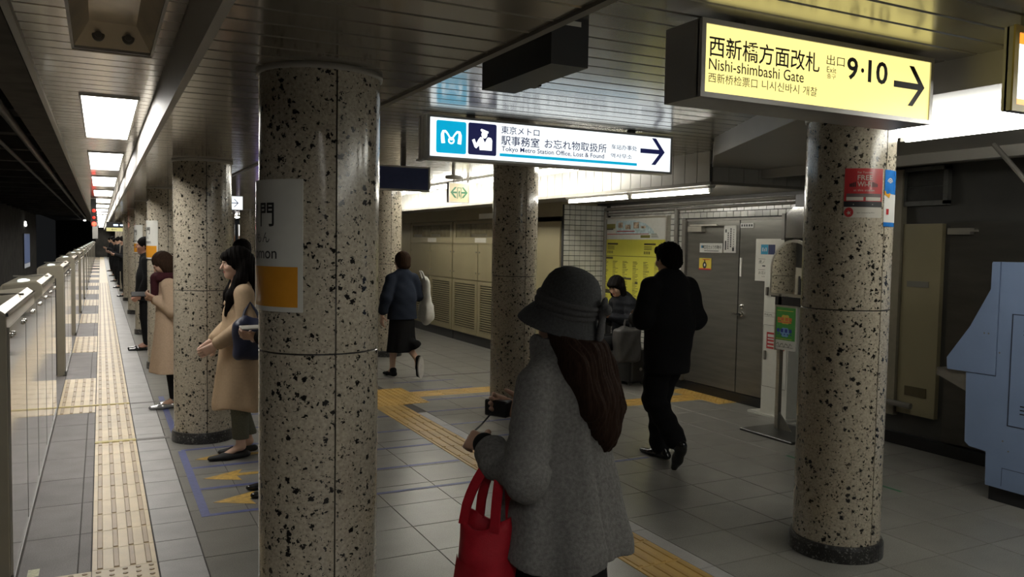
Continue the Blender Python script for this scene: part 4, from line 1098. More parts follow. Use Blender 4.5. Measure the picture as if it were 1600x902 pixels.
obj('paper_hood', MB().prism(YZ((3.52, 1.13), (3.60, 1.10), (3.64, 1.07), (3.62, 1.0), (3.56, 1.05)), .15, .45, 'x'), M_WHITE, t)
ap = obj('access_door', MB().box(-.003, 0, -1.25, -.125, .532, 1.258), M_MBLUE, t)
obj('door_gap', MB().box(-.004, -.0005, -.128, -.120, .525, 1.262).box(-.004, -.0005, -1.25, -.12, .525, .532).box(-.004, -.0005, -1.25, -.12, 1.258, 1.264), mat('machine seam', (.03, .04, .07), .6), ap)
for z in (.615, .64, .665, 1.13, 1.155): obj('vent', MB().box(-.005, -.003, -.36, -.20, z, z + .008), M_INK, ap)
ap = obj('lower_hatch', MB().box(-.0025, 0, -.5, -.10, .12, .24), M_MBLUE, t)
obj('hatch_gap', MB().box(-.0032, -.0005, -.103, -.10, .12, .24).box(-.0032, -.0005, -.5, -.10, .238, .241), MATS['machine seam'], ap)
for yy, z in ((-.10, .42), (-.14, .36), (-.05, 1.0), (.03, 1.12), (.06, 1.12)): obj('screw', MB().lathe([(.006, 0), (.004, .003)], 8, (0, 0, 0), 'x'), M_TRIMD, t, loc=(-.006, yy, z))
# leaning conduit on the far right
t = tag(obj('ceiling_conduit', MB().tube([(0, 0, 0), (.1, -.31, -.42), (.2, -.6, -.85)], .016, 8), M_PIPE, smooth=True, loc=(5.2, 3.35, 2.37)), 'thin grey conduit slanting down from the low ceiling', 'pipe')

# ================================================================== PEOPLE
# bodies and clothes are grown as one smooth surface each from tapered limbs (distance field, then surface nets)
A = lambda *p: np.array(p, np.float32)
class SDF:
    def __init__(s): s.P = []
    def cone(s, a, b, ra, rb, k=.02, flat=None, sub=False):
        s.P.append(('c', A(*a), A(*b), ra, rb, k, flat, sub)); return s
    def ell(s, c, r, k=.02, R=None, sub=False):
        s.P.append(('e', A(*c), A(*r), R, k, sub)); return s
    def rbox(s, c, half, rad, k=.01, R=None, sub=False):
        s.P.append(('b', A(*c), A(*half), rad, R, k, sub)); return s
    def chain(s, pts, rs, k=.02, flat=None):
        for i in range(len(pts) - 1): s.cone(pts[i], pts[i + 1], rs[i], rs[i + 1], k, flat)
        return s
    def bounds(s, p):
        if p[0] == 'c':
            r = max(p[3], p[4]); return np.minimum(p[1], p[2]) - r, np.maximum(p[1], p[2]) + r
        if p[0] == 'e':
            r = p[2] if p[3] is None else np.full(3, p[2].max()); return p[1] - r, p[1] + r
        r = p[2] + p[3] if p[4] is None else np.full(3, np.linalg.norm(p[2]) + p[3]); return p[1] - r, p[1] + r
    def field(s, h, disp=None, cut=None):
        pos = [p for p in s.P if not p[-1]]
        lo = np.min([s.bounds(p)[0] for p in pos], 0) - 4 * h; hi = np.max([s.bounds(p)[1] for p in pos], 0) + 4 * h
        n = np.ceil((hi - lo) / h).astype(int) + 1
        F = np.full(n, .08, np.float32)
        for p in s.P:
            k = p[5] if p[0] == 'c' else p[4] if p[0] == 'e' else p[5]
            a, b = s.bounds(p); m = max(k, 2 * h) + 2 * h
            i0 = np.clip(np.floor((a - m - lo) / h).astype(int), 0, n - 1); i1 = np.clip(np.ceil((b + m - lo) / h).astype(int) + 1, 1, n)
            if (i1 <= i0).any(): continue
            ax = [(lo[d] + h * np.arange(i0[d], i1[d])).astype(np.float32) for d in range(3)]
            X = np.stack(np.meshgrid(*ax, indexing='ij'), -1)
            if p[0] == 'c':
                ab = p[2] - p[1]; q = X - p[1]; t = np.clip((q @ ab) / max(float(ab @ ab), 1e-9), 0, 1)
                q = q - t[..., None] * ab; r = p[3] + (p[4] - p[3]) * t; sc = 1
                if p[6] is not None:
                    nv = np.array(p[6][0], np.float32); nv /= np.linalg.norm(nv); f = p[6][1]
                    q = q + nv * ((q @ nv) * (1 / f - 1))[..., None]; sc = min(1, (1 + f) / 2)
                d = (np.linalg.norm(q, axis=-1) - r) * sc
            elif p[0] == 'e':
                q = X - p[1]
                if p[3] is not None: q = q @ np.array(p[3], np.float32)
                k0 = np.linalg.norm(q / p[2], axis=-1); k1 = np.linalg.norm(q / p[2] ** 2, axis=-1)
                d = k0 * (k0 - 1) / np.maximum(k1, 1e-6)
            else:
                q = X - p[1]
                if p[4] is not None: q = q @ np.array(p[4], np.float32)
                q = np.abs(q) - p[2]
                d = np.linalg.norm(np.maximum(q, 0), axis=-1) + np.minimum(q.max(-1), 0) - p[3]
            B = F[i0[0]:i1[0], i0[1]:i1[1], i0[2]:i1[2]]
            if p[-1]:
                d = -d; hh = np.maximum(k - np.abs(B - d), 0) / max(k, 1e-6); B[...] = np.maximum(B, d) + hh * hh * k * .25
            else:
                hh = np.maximum(k - np.abs(B - d), 0) / max(k, 1e-6); B[...] = np.minimum(B, d) - hh * hh * k * .25
        if disp is not None or cut is not None:
            ax = [(lo[d] + h * np.arange(n[d])).astype(np.float32) for d in range(3)]
            X, Y, Z = np.meshgrid(*ax, indexing='ij')
            if disp is not None: F = F + disp(X, Y, Z)
            if cut is not None: F = np.maximum(F, cut(X, Y, Z))
        return F.astype(np.float32), lo, h
    def mesh(s, name, h=.007, disp=None, cut=None, smooth=1):
        F, lo, h = s.field(h, disp, cut)
        F[0] = F[-1] = F[:, 0] = F[:, -1] = F[:, :, 0] = .05; F[:, :, -1] = .05
        V, Q = nets(F); V = V * h + lo
        me = bpy.data.meshes.new(name); me.vertices.add(len(V)); me.vertices.foreach_set('co', V.astype(np.float32).ravel())
        me.loops.add(Q.size); me.loops.foreach_set('vertex_index', Q.ravel().astype(np.int32))
        me.polygons.add(len(Q)); me.polygons.foreach_set('loop_start', np.arange(0, Q.size, 4, dtype=np.int32))
        me.polygons.foreach_set('use_smooth', np.ones(len(Q), bool))
        me.update(calc_edges=True); me.validate()
        return me
def nets(F):
    S = F < 0; c = [S[i:S.shape[0] - 1 + i, j:S.shape[1] - 1 + j, k:S.shape[2] - 1 + k] for i in (0, 1) for j in (0, 1) for k in (0, 1)]
    al = c[0].copy(); an = c[0].copy()
    for q in c[1:]: al &= q; an |= q
    act = np.argwhere(an & ~al); idx = np.full(an.shape, -1, np.int64); idx[tuple(act.T)] = np.arange(len(act))
    P = np.zeros((len(act), 3)); cnt = np.zeros(len(act))
    for axis in range(3):
        o = [d for d in range(3) if d != axis]
        for i in (0, 1):
            for j in (0, 1):
                off = np.zeros(3, int); off[o[0]] = i; off[o[1]] = j; off2 = off.copy(); off2[axis] = 1
                a = F[tuple((act + off).T)]; b = F[tuple((act + off2).T)]; m = (a < 0) != (b < 0)
                t = np.where(m, a / np.where(m, a - b, 1), 0)
                q = np.tile(off.astype(float), (len(act), 1)); q[:, axis] += t
                P += q * m[:, None]; cnt += m
    V = act + P / cnt[:, None]
    Q = []
    for axis in range(3):
        sl = [slice(None)] * 3; s2 = [slice(None)] * 3; sl[axis] = slice(0, -1); s2[axis] = slice(1, None)
        a = S[tuple(sl)]; b = S[tuple(s2)]
        e = np.argwhere(a != b); o = [(axis + 1) % 3, (axis + 2) % 3]
        ok = (e[:, o[0]] > 0) & (e[:, o[1]] > 0) & (e[:, o[0]] < S.shape[o[0]] - 1) & (e[:, o[1]] < S.shape[o[1]] - 1); e = e[ok]
        inside = a[tuple(e.T)]
        cs = []
        for d0, d1 in ((-1, -1), (0, -1), (0, 0), (-1, 0)):
            f = e.copy(); f[:, o[0]] += d0; f[:, o[1]] += d1; cs.append(idx[tuple(f.T)])
        q = np.stack(cs, 1); q[~inside] = q[~inside][:, ::-1]; Q.append(q)
    return V, np.concatenate(Q)

def attr_mat(name, rough=.5, sss=0):
    """skin: colour comes from the painted features of the face"""
    mt, nt, N, L, b = nodes_of(name)
    at = N.new('ShaderNodeAttribute'); at.attribute_name = 'tint'; L.new(at.outputs['Color'], b.inputs['Base Color'])
    b.inputs['Roughness'].default_value = rough; b.inputs['Subsurface Weight'].default_value = .05
    b.inputs['Subsurface Radius'].default_value = (.01, .004, .002)
    return mt
M_SKIN = attr_mat('skin')
def rotm(rx=0, ry=0, rz=0):
    return np.array(Matrix.Rotation(rz, 3, 'Z') @ Matrix.Rotation(rx, 3, 'X') @ Matrix.Rotation(ry, 3, 'Y'), np.float32)
SKIN = (.44, .27, .19)
class Head:
    def __init__(s, c, R=None, sc=1.0): s.c = A(*c); s.R = rotm() if R is None else R; s.s = sc
    def p(s, x, y, z): return s.c + s.R @ A(x, y, z) * s.s
    def r(s, x, y, z): return (x * s.s, y * s.s, z * s.s)
    def grow(s, S, neck):
        S.ell(s.p(0, -.014, .030), s.r(.073, .093, .084), .02, s.R)
        S.ell(s.p(0, .020, -.034), s.r(.058, .066, .072), .03, s.R)
        S.ell(s.p(0, .058, -.086), s.r(.026, .024, .020), .03, s.R)
        S.ell(s.p(0, .080, .022), s.r(.046, .010, .010), .015, s.R)
        for x in (-1, 1):
            S.ell(s.p(x * .036, .062, -.022), s.r(.024, .022, .022), .02, s.R)
            S.ell(s.p(x * .030, .093, .004), s.r(.017, .013, .010), .010, s.R, sub=True)
            S.ell(s.p(x * .030, .074, .003), s.r(.014, .013, .010), .003, s.R)
            S.ell(s.p(x * .073, -.006, -.012), s.r(.009, .018, .030), .008, s.R)
        S.cone(s.p(0, .085, .010), s.p(0, .104, -.022), .008 * s.s, .011 * s.s, .010)
        S.ell(s.p(0, .080, -.049), s.r(.021, .010, .006), .004, s.R); S.ell(s.p(0, .079, -.059), s.r(.018, .010, .006), .004, s.R)
        S.cone(s.p(0, -.018, -.05), neck, .052 * s.s, .056, .025)
    def tint(s, me, skin=SKIN, lip=(.36, .09, .08)):
        V = np.empty(len(me.vertices) * 3, np.float32); me.vertices.foreach_get('co', V); V = V.reshape(-1, 3)
        q = (V - s.c) @ s.R / s.s; C = np.ones((len(V), 4), np.float32); C[:, :3] = skin
        def put(c, r, colr):
            m = (((q - np.array(c)) / np.array(r)) ** 2).sum(1) < 1; C[m, :3] = colr
        put((0, .086, -.054), (.021, .014, .0105), lip)
        for x in (-1, 1):
            put((x * .030, .088, .003), (.013, .012, .0055), (.5, .48, .45)); put((x * .030, .089, .003), (.006, .012, .006), (.015, .01, .008))
            put((x * .031, .088, .021), (.018, .014, .0042), (.05, .03, .02)); put((x * .030, .089, .0085), (.0145, .012, .0022), (.03, .02, .015))
        a = me.color_attributes.new('tint', 'FLOAT_COLOR', 'POINT'); a.data.foreach_set('color', C.ravel())
def hand(S, wrist, d, n, side=1, curl=.5, sc=1.0, grip=None):
    """palm, four fingers of unequal length and a thumb; d points to the fingers, n out of the palm, side +1 puts the thumb on d x n"""
    d = A(*d); d /= np.linalg.norm(d); n = A(*n); n = n - d * (n @ d); n /= np.linalg.norm(n); l = np.cross(d, n) * side
    w = A(*wrist); kn = w + d * .085 * sc
    for t in (-.024, -.008, .008, .024): S.cone(w + l * t * .7 * sc, kn + l * t * sc, .014 * sc, .0125 * sc, .01)
    for t, ln in ((.0285, .074), (.0095, .083), (-.0095, .077), (-.0275, .060)):
        p = kn + l * t * sc; a = 0
        for seg, (f, r) in enumerate(((.44, .0092), (.31, .0084), (.25, .0074))):
            a += curl * (.75, 1.1, .8)[seg]
            q = p + (d * math.cos(a) + n * math.sin(a)) * ln * f * sc
            S.cone(p, q, r * sc, (r - .0008) * sc, .003); p = q
    p = w + d * .022 * sc + l * .026 * sc; q = p + (d * .55 + l * .62 + n * .45) * .042 * sc; S.cone(p, q, .013 * sc, .0105 * sc, .008)
    r_ = q + (d * .85 + l * .12 + n * (.25 + .6 * curl)) * .034 * sc; S.cone(q, r_, .0102 * sc, .008 * sc, .004)
def shoe(heel, toe, h=.055, w=.042, ankle=None, k=.02, rise=.0):
    S = SDF(); he = A(*heel); to = A(*toe); up_ = A(0, 0, 1); mid = he * .42 + to * .58
    S.cone(he + up_ * .030, mid + up_ * .026, .033, .040, k, ((0, 0, 1), .75)); S.cone(mid + up_ * .024, to + up_ * .018, .040, .026, k, ((0, 0, 1), .7))
    if ankle is not None: S.cone(he + up_ * .045 + (to - he) * .06, ankle, .036, .043, .02)
    return S
def legs_skin(S, hips, knees, ankles, heels, toes, r=(.075, .05, .034)):
    for i in (0, 1):
        S.chain([hips[i], knees[i], ankles[i]], r, .02)
        kn, an = A(*knees[i]), A(*ankles[i]); c = kn * .68 + an * .32
        S.ell(c + A(0, -.012, 0), (.042, .045, .085), .03)
        S.cone(ankles[i], A(*toes[i]) * .7 + A(*heels[i]) * .3 + A(0, 0, .025), r[2] * .95, .024, .02, ((0, 0, 1), .75))
def fabric(name, color, rough=.9, var=.25, scale=160, weave=.25):
    return mat(name, color, rough, spec=.15, noise=var, nscale=scale, bump=weave, bscale=scale * 1.5)
def hair_mat(name, color):
    return mat(name, color, .7, spec=.05, noise=.35, nscale=60, stretch=(4, 4, .35), bump=.25, bscale=90)
M_HAIRB = hair_mat('black hair', (.006, .005, .0045))
M_HAIRD = hair_mat('dark brown hair', (.022, .012, .008))
M_HAIRR = hair_mat('brown hair', (.035, .020, .013))
M_BLKF = fabric('black cloth', (.010, .010, .011))
M_BLKK = fabric('black knit', (.008, .008, .008), weave=.5)
def strands(fr_=38, amp=.004, ax=0):
    def f(X, Y, Z):
        a = np.arctan2(Y, X) if ax == 0 else X * 14
        return amp * np.sin(a * fr_ + 3 * np.sin(Z * 9)) + amp * .6 * np.sin(a * fr_ * 2.3 + Z * 14)
    return f
def folds(n=9, amp=.008, z0=.5, z1=1.2, phase=0.0):
    """soft vertical drapery that grows towards the hem"""
    def f(X, Y, Z):
        g = np.clip((z1 - Z) / (z1 - z0), 0, 1)
        a = np.arctan2(Y, X)
        return amp * g * np.sin(a * n + phase + 1.2 * np.sin(Z * 5))
    return f
def person(label, loc, rotz, group=None): return thing('person', label, 'person', loc, rotz, group)

# ---------------------------------------------------------------- woman in the grey cloche hat (foreground)
T = person('woman in a grey felt hat and grey wool coat holding a red bag', (1.47, 2.52, 0), math.radians(30))
hd = Head((0, -.012, 1.405), rotm(rx=math.radians(8)), .96)
S = SDF(); hd.grow(S, (0, -.005, 1.25))
S.cone((0, -.01, 1.24), (0, 0, .80), .10, .11, .03, ((0, 1, 0), .7)).cone((-.14, -.005, 1.20), (.14, -.005, 1.20), .05, .05, .04)
sL, eL, wL = (-.165, -.01, 1.175), (-.235, -.035, .905), (-.185, .175, .945)
sR, eR, wR = (.165, -.01, 1.175), (.19, .02, .93), (.075, .20, 1.02)
S.chain([sL, eL, wL], (.045, .038, .027)).chain([sR, eR, wR], (.045, .038, .027))
hand(S, wL, (.12, .95, .10), (.75, -.05, -.62), -1, .95)
hand(S, wR, (-.25, .9, .22), (-.75, -.2, .3), 1, .75)
hp = [(-.075, 0, .80), (.075, 0, .80)]; kn = [(-.08, .02, .44), (.08, .01, .44)]; an = [(-.08, -.01, .08), (.085, -.03, .08)]; he = [(-.085, -.05, 0), (.09, -.07, 0)]; to = [(-.10, .15, 0), (.11, .13, 0)]
legs_skin(S, hp, kn, an, he, to)
me = S.mesh('body', .0048); hd.tint(me); obj('body', me, M_SKIN, T)
# coat
M_WOOL = mat('grey wool', (.150, .148, .143), .95, spec=.1, noise=.24, nscale=85, bump=.4, bscale=260)
S = SDF()
S.cone((0, -.012, 1.225), (0, -.015, 1.10), .125, .170, .05, ((0, 1, 0), .78))
S.cone((-.135, -.012, 1.205), (.135, -.012, 1.205), .062, .062, .05)
S.cone((0, -.015, 1.10), (0, -.03, .60), .170, .242, .05, ((0, 1, 0), .88))
S.cone((0, -.02, .72), (0, -.045, .59), .23, .262, .05, ((0, 1, 0), .88))
S.chain([(-.170, -.012, 1.18), (-.262, -.030, .90), (-.225, .10, .905)], (.070, .080, .068), .012)
S.chain([(-.225, .10, .905), (-.196, .145, .925)], (.068, .060), .012)
S.chain([(.165, -.012, 1.18), (.20, .02, .93), (.095, .17, 1.005)], (.072, .080, .062), .028)
S.ell((-.262, -.035, .89), (.080, .090, .082), .012)
def coatd(X, Y, Z):
    a = np.arctan2(Y, X); g = np.clip((1.15 - Z) / .55, 0, 1)
    d = .015 * g * np.sin(a * 7 + .6 + .8 * np.sin(Z * 4)) + .004 * np.sin(a * 13 + Z * 7) * g
    # box pleat down the middle of the back and creases at the elbow
    d = d + .013 * np.exp(-((X + .045 + (1.1 - Z) * .05) / .012) ** 2) * (Y < 0) * np.clip((1.08 - Z) / .1, 0, 1)
    el = np.exp(-(((X + .23) / .10) ** 2 + ((Y + .0) / .14) ** 2 + ((Z - .93) / .12) ** 2))
    return d + .006 * el * np.sin((Z * 1.3 + Y) * 75)
def coatcut(X, Y, Z): return (.575 + .05 * Y + .02 * np.sin(np.arctan2(Y, X) * 3)) - Z
coat = obj('coat', S.mesh('coat', .0055, coatd, coatcut), M_WOOL, T)
S = SDF()   # stand collar turned up round the neck
for k in range(12):
    a0, a1 = [math.radians(20 + 320 * j / 12 + 90) for j in (k, k + 1)]
    r0 = .098
    S.cone((r0 * math.cos(a0), r0 * .86 * math.sin(a0) - .005, 1.262), (r0 * math.cos(a1), r0 * .86 * math.sin(a1) - .005, 1.262), .030, .030, .02, ((math.cos(a0), math.sin(a0), 0), .45))
    S.cone((r0 * .93 * math.cos(a0), r0 * .8 * math.sin(a0), 1.30), (r0 * .93 * math.cos(a1), r0 * .8 * math.sin(a1), 1.30), .026, .026, .02, ((math.cos(a0), math.sin(a0), 0), .45))
S.cone((-.09, .02, 1.25), (-.075, .05, 1.315), .032, .026, .02, ((1, 0, 0), .5))
obj('collar', S.mesh('collar', .005), M_WOOL, coat)
obj('cuff', SDF().chain([(-.200, .135, .922), (-.184, .190, .946)], (.047, .042), .01).mesh('cuff', .005), M_BLKK, T)
obj('cuff', SDF().chain([(.10, .165, 1.003), (.078, .195, 1.018)], (.047, .042), .01).mesh('cuff', .005), M_BLKK, T)
S = SDF(); S.cone((0, -.02, .78), (0, -.02, .30), .17, .205, .03, ((0, 1, 0), .85)); obj('skirt', S.mesh('skirt', .008, folds(8, .012, .3, .75)), M_BLKF, T)
for i in (0, 1): obj('shoe', shoe(he[i], to[i]).mesh('shoe', .006), mat('black leather', (.010, .010, .010), .25, noise=.1), T)
# hair under the hat and down the back
S = SDF()
S.ell(hd.p(0, -.02, .02), (.083, .095, .095), .02)
S.chain([(-.02, -.055, 1.35), (.0, -.125, 1.26), (.015, -.165, 1.12), (.03, -.182, 1.01), (.04, -.185, .955)], (.080, .086, .084, .058, .020), .04, ((0, 1, 0), .70))
S.chain([(-.065, -.05, 1.35), (-.072, -.115, 1.24), (-.048, -.165, 1.10), (-.015, -.182, 1.0)], (.045, .054, .050, .012), .03)
S.chain([(.06, -.06, 1.36), (.085, -.13, 1.22), (.095, -.165, 1.08), (.085, -.18, .97)], (.045, .052, .050, .012), .03)
def locks(X, Y, Z): return .0022 * np.sin(X * 210 + 5 * np.sin(Z * 9) + Y * 40) + .0025 * np.sin(X * 95 + 3 * np.sin(Z * 11)) + .0018 * np.sin(X * 420 + Z * 20)
obj('hair', S.mesh('hair', .0045, locks, lambda X, Y, Z: Z - (1.362 + .29 * (Y + .04))), M_HAIRD, T)
# hat
M_FELT = mat('charcoal felt', (.062, .064, .066), .95, spec=.1, noise=.18, nscale=120, bump=.25, bscale=260)
def hat_mesh(prof, n=72, R=None, brim=None):
    mb = MB(); v = []; f = []
    for i, (r_, z) in enumerate(prof):
        for k in range(n):
            a = 2 * math.pi * k / n; rr = r_; zz = z
            if brim: rr, zz = brim(i, r_, z, a)
            v.append((rr * .93 * math.cos(a), rr * 1.06 * math.sin(a), zz))
    for i in range(len(prof) - 1):
        for k in range(n):
            k2 = (k + 1) % n; f.append((i * n + k, (i + 1) * n + k, (i + 1) * n + k2, i * n + k2))
    f.append(tuple(range(n)))
    return mb.add(v, f)
HR = Matrix.Rotation(math.radians(17), 4, 'X'); HO = Vector((0, -.042, 1.466))
def hplace(o): o.matrix_local = Matrix.Translation(HO) @ HR; return o
crown = [(.004, .118), (.03, .116), (.055, .108), (.078, .092), (.094, .068), (.104, .038), (.109, .005), (.111, -.022), (.1115, -.035), (.1145, -.042), (.126, -.062), (.139, -.088), (.147, -.108), (.1475, -.112), (.144, -.111), (.134, -.088), (.120, -.060), (.108, -.04)]
def brimf(i, r_, z, a):
    if i < 9: return r_, z
    fwd = math.sin(a)      # +1 at the front
    g = (r_ - .11) / .037
    g = max(0, g)
    return r_ + g * (.014 * fwd + .004 * math.sin(3 * a)), z + g * (.012 * max(fwd, 0) + .006 * math.sin(2 * a + .5))
ht = hplace(obj('hat', hat_mesh(crown, brim=brimf), M_FELT, T, smooth='all'))
M_FELTB = mat('felt band', (.072, .072, .074), .9, spec=.1, noise=.15, nscale=120, bump=.3, bscale=240)
band = []
for z0, dr in ((-.036, .0), (-.016, .001), (.004, .0)):
    band += [(.1125 + dr, z0 - .009), (.1175 + dr, z0 - .006), (.119 + dr, z0 + .001), (.1165 + dr, z0 + .007), (.111 + dr, z0 + .0095)]
def bandf(i, r_, z, a):
    return r_ - max(0, z) * .08, z + .006 * math.sin(a + 2.2) * (1 + i / 8)
hb_ = hat_mesh(band[::-1], brim=bandf); hb_.f.pop()
bd = obj('hat_band', hb_, M_FELTB, ht, smooth='all')
S = SDF(); ba = math.radians(-84); bx, by = .118 * math.cos(ba), .128 * math.sin(ba)
S.cone((bx, by, .035), (bx * 1.16, by * 1.16, -.085), .020, .024, .01, ((math.cos(ba), math.sin(ba), 0), .5)).cone((bx, by, .0), (bx * 1.10, by * 1.10, .012), .02, .022, .01)
obj('bow', S.mesh('bow', .0035), M_FELTB, ht)
# red bag hanging from her left forearm
M_RED = mat('red canvas', (.34, .008, .018), .6, spec=.3, noise=.10, nscale=40, bump=.25, bscale=300)
fwd = Vector((-math.sin(math.radians(30)), math.cos(math.radians(30)), 0)); rgt = Vector((fwd.y, -fwd.x, 0))
def from_T(x, y, z): q = Vector((1.47, 2.52, 0)) + rgt * x + fwd * y; return (q.x, q.y, z)
bag = thing('red_tote_bag', 'red canvas tote bag hanging from the forearm of the woman in the hat', 'bag', from_T(-.245, .135, .33), math.radians(30)); bag.scale = (1.1, 1.15, 1.06)
mb = MB(); n = 40; v = []; f = []
prof = [(0, .20, .02), (0.002, .60, .04), (.02, .92, .045), (.10, 1.0, .055), (.20, .97, .062), (.28, .92, .060), (.34, .86, .05), (.375, .82, .045)]
def bagr(z, a, s):
    # outline of the bag at height z: wide in the carrying direction, thin across, with soft dents
    wv = (.098 * s[1]); tv = s[2] * 1.25
    dent = 1 + .06 * math.sin(3 * a + z * 18) + .04 * math.sin(5 * a - z * 25)
    return (tv * math.cos(a) * dent, wv * math.sin(a) * dent)
for s in prof:
    for k in range(n):
        a = 2 * math.pi * k / n; x, y = bagr(s[0], a, s)
        sag = .045 * (abs(math.cos(a)) ** 2) * (s[0] / .375) ** 3
        v.append((x, y, s[0] - sag))
m0 = len(prof)
for s in ((.372, .78, .039), (.30, .82, .045), (.10, .88, .045), (.02, .70, .035)):
    for k in range(n):
        a = 2 * math.pi * k / n; x, y = bagr(s[0], a, s)
        sag = .045 * (abs(math.cos(a)) ** 2) * (s[0] / .375) ** 3
        v.append((x * .97, y * .97, s[0] - sag))
for i in range(m0 + 3):
    for k in range(n):
        k2 = (k + 1) % n; f.append((i * n + k, i * n + k2, (i + 1) * n + k2, (i + 1) * n + k))
f.append(tuple(range(n - 1, -1, -1))); f.append(tuple((m0 + 3) * n + k for k in range(n)))
obj('bag_body', mb.add(v, f), M_RED, bag, smooth='all')
for x in (-.045, .045):
    pts = []
    for k in range(25):
        t = k / 24; y = -.06 + .115 * t; hz = .335 + (.565 - .335) * (math.sin(math.pi * t) ** .6)
        cxx = .0 + (x - 0) * (1 - .75 * math.sin(math.pi * t)); pts.append((cxx + .0, y - .04 * math.sin(math.pi * t), hz))
    v = []; f = []
    for i, p in enumerate(pts):
        q0 = Vector(pts[max(i - 1, 0)]); q1 = Vector(pts[min(i + 1, 24)]); tn = (q1 - q0).normalized(); sx_ = Vector((1, 0, 0)); nn = tn.cross(sx_).normalized()
        for a, b_ in ((-.003, -.016), (.003, -.016), (.003, .016), (-.003, .016)): v.append(Vector(p) + sx_ * a + nn * b_)
    for i in range(24):
        for j in range(4):
            j2 = (j + 1) % 4; f.append((i * 4 + j, i * 4 + j2, (i + 1) * 4 + j2, (i + 1) * 4 + j))
    f += [(3, 2, 1, 0), (96, 97, 98, 99)]
    obj('strap', MB().add(v, f), M_RED, bag, smooth=True)
pk = MB(); v = []; f = []
for i, z in enumerate((.06, .14, .215)):
    for k in range(11):
        a = math.radians(180 - 50 + 10 * k); x, y = bagr(z, a, (z, 1.0, .060)); v.append((x * 1.09, y * 1.06, z + (.02 * abs(k - 5) / 5 if i == 2 else 0)))
for i in range(2):
    for k in range(10): f.append((i * 11 + k, i * 11 + k + 1, (i + 1) * 11 + k + 1, (i + 1) * 11 + k))
obj('pocket', pk.add(v, f), M_RED, bag, smooth='all')
# small black camera in her right hand, with its cord
cm = thing('compact_camera', 'small black camera with a cord in the hand of the woman in the hat', 'camera', from_T(.045, .285, 1.03), math.radians(30))
obj('camera_body', SDF().rbox((0, 0, .0), (.020, .045, .026), .006).mesh('camera_body', .004), M_BLACK, cm)
obj('lens', MB().lathe([(.018, 0), (.020, .012), (.016, .022), (.006, .022)], 18, (-.024, .0, 0), 'x'), M_CHROME, cm, smooth=True)
obj('cord', MB().tube([(-.02, .02, -.02), (-.10, .01, -.05), (-.185, .005, -.075)], .0035, 6), M_BLACK, cm)

# ---------------------------------------------------------------- man in black walking
T = person('man dressed in black with white collar walking away past the steel doors', (3.88, 5.0, 0), math.radians(4))
hd = Head((0, .02, 1.565), rotm(rx=math.radians(-4)), 1.02)
hp = [(-.08, 0, .87), (.08, 0, .87)]; kn = [(-.085, .03, .48), (.06, .14, .50)]; an = [(-.085, -.245, .19), (.045, .10, .09)]
S = SDF(); hd.grow(S, (0, -.01, 1.40))
S.cone((0, -.01, 1.38), (0, 0, .88), .12, .12, .03, ((0, 1, 0), .7))
eL, wL, eR, wR = (-.26, -.02, 1.12), (-.16, .20, 1.10), (.265, -.03, 1.10), (.17, .20, 1.12)
S.chain([(-.19, -.01, 1.36), eL, wL], (.05, .042, .03)).chain([(.19, -.01, 1.36), eR, wR], (.05, .042, .03))
hand(S, wL, (.55, .8, .05), (.4, -.2, .8), 1, .6); hand(S, wR, (-.55, .8, .05), (-.4, -.2, .8), -1, .6)
S.chain([hp[0], kn[0], an[0]], (.08, .055, .04)).chain([hp[1], kn[1], an[1]], (.08, .055, .04))
me = S.mesh('body', .0065); hd.tint(me); obj('body', me, M_SKIN, T)
S = SDF().ell(hd.p(0, -.022, .036), (.092, .108, .100), .02).ell(hd.p(0, -.075, -.03), (.075, .045, .05), .04).ell(hd.p(0, .05, .075), (.07, .05, .035), .03)
S.ell(hd.p(0, .09, -.05), (.062, .07, .09), .02, sub=True)
obj('hair', S.mesh('hair', .006, lambda X, Y, Z: .004 * np.sin(X * 160 + Z * 60) * np.sin(Y * 140 + Z * 90) + .003 * np.sin(X * 300) * np.sin(Z * 280)), M_HAIRB, T)
S = SDF().cone((0, -.012, 1.395), (0, -.002, 1.452), .073, .068, .01)
obj('shirt_collar', S.mesh('shirt_collar', .006), mat('white shirt', (.52, .52, .54), .8, noise=.05), T)
S = SDF().cone((0, -.02, 1.36), (0, -.03, 1.10), .15, .205, .05, ((0, 1, 0), .72)).cone((0, -.02, 1.12), (0, .0, .70), .205, .195, .05, ((0, 1, 0), .78))
S.cone((-.17, -.015, 1.365), (.17, -.015, 1.365), .068, .068, .05).cone((0, -.08, 1.32), (0, -.10, 1.05), .12, .15, .05, ((0, 1, 0), .6))
S.chain([(-.195, -.015, 1.35), eL, (-.175, .17, 1.10)], (.078, .078, .055), .03).chain([(.195, -.015, 1.35), eR, (.185, .17, 1.11)], (.078, .080, .055), .03)
obj('jacket', S.mesh('jacket', .008, lambda X, Y, Z: .004 * np.sin(Z * 38 + X * 9) * np.sin(X * 14 + Z * 6), lambda X, Y, Z: .70 - Z), M_BLKF, T)
S = SDF().ell((0, -.01, .86), (.165, .125, .12), .04)
S.chain([hp[0], kn[0], (-.085, -.215, .235)], (.115, .090, .080), .03).chain([hp[1], kn[1], (.047, .105, .11)], (.115, .092, .080), .03)
obj('trousers', S.mesh('trousers', .008, lambda X, Y, Z: .004 * np.sin(Z * 55 + Y * 25)), M_BLKF, T)
M_LEA = mat('polished black leather', (.010, .010, .010), .18, noise=.1)
obj('shoe', shoe((.05, .02, 0), (.045, .305, 0), w=.045, ankle=(.047, .09, .11)).mesh('shoe', .006), M_LEA, T)
S = SDF().chain([(-.085, -.285, .195), (-.085, -.245, .085), (-.088, -.215, .018)], (.045, .043, .026), .02, ((1, 0, 0), .85)).cone((-.085, -.25, .20), (-.085, -.28, .16), .045, .04, .02)
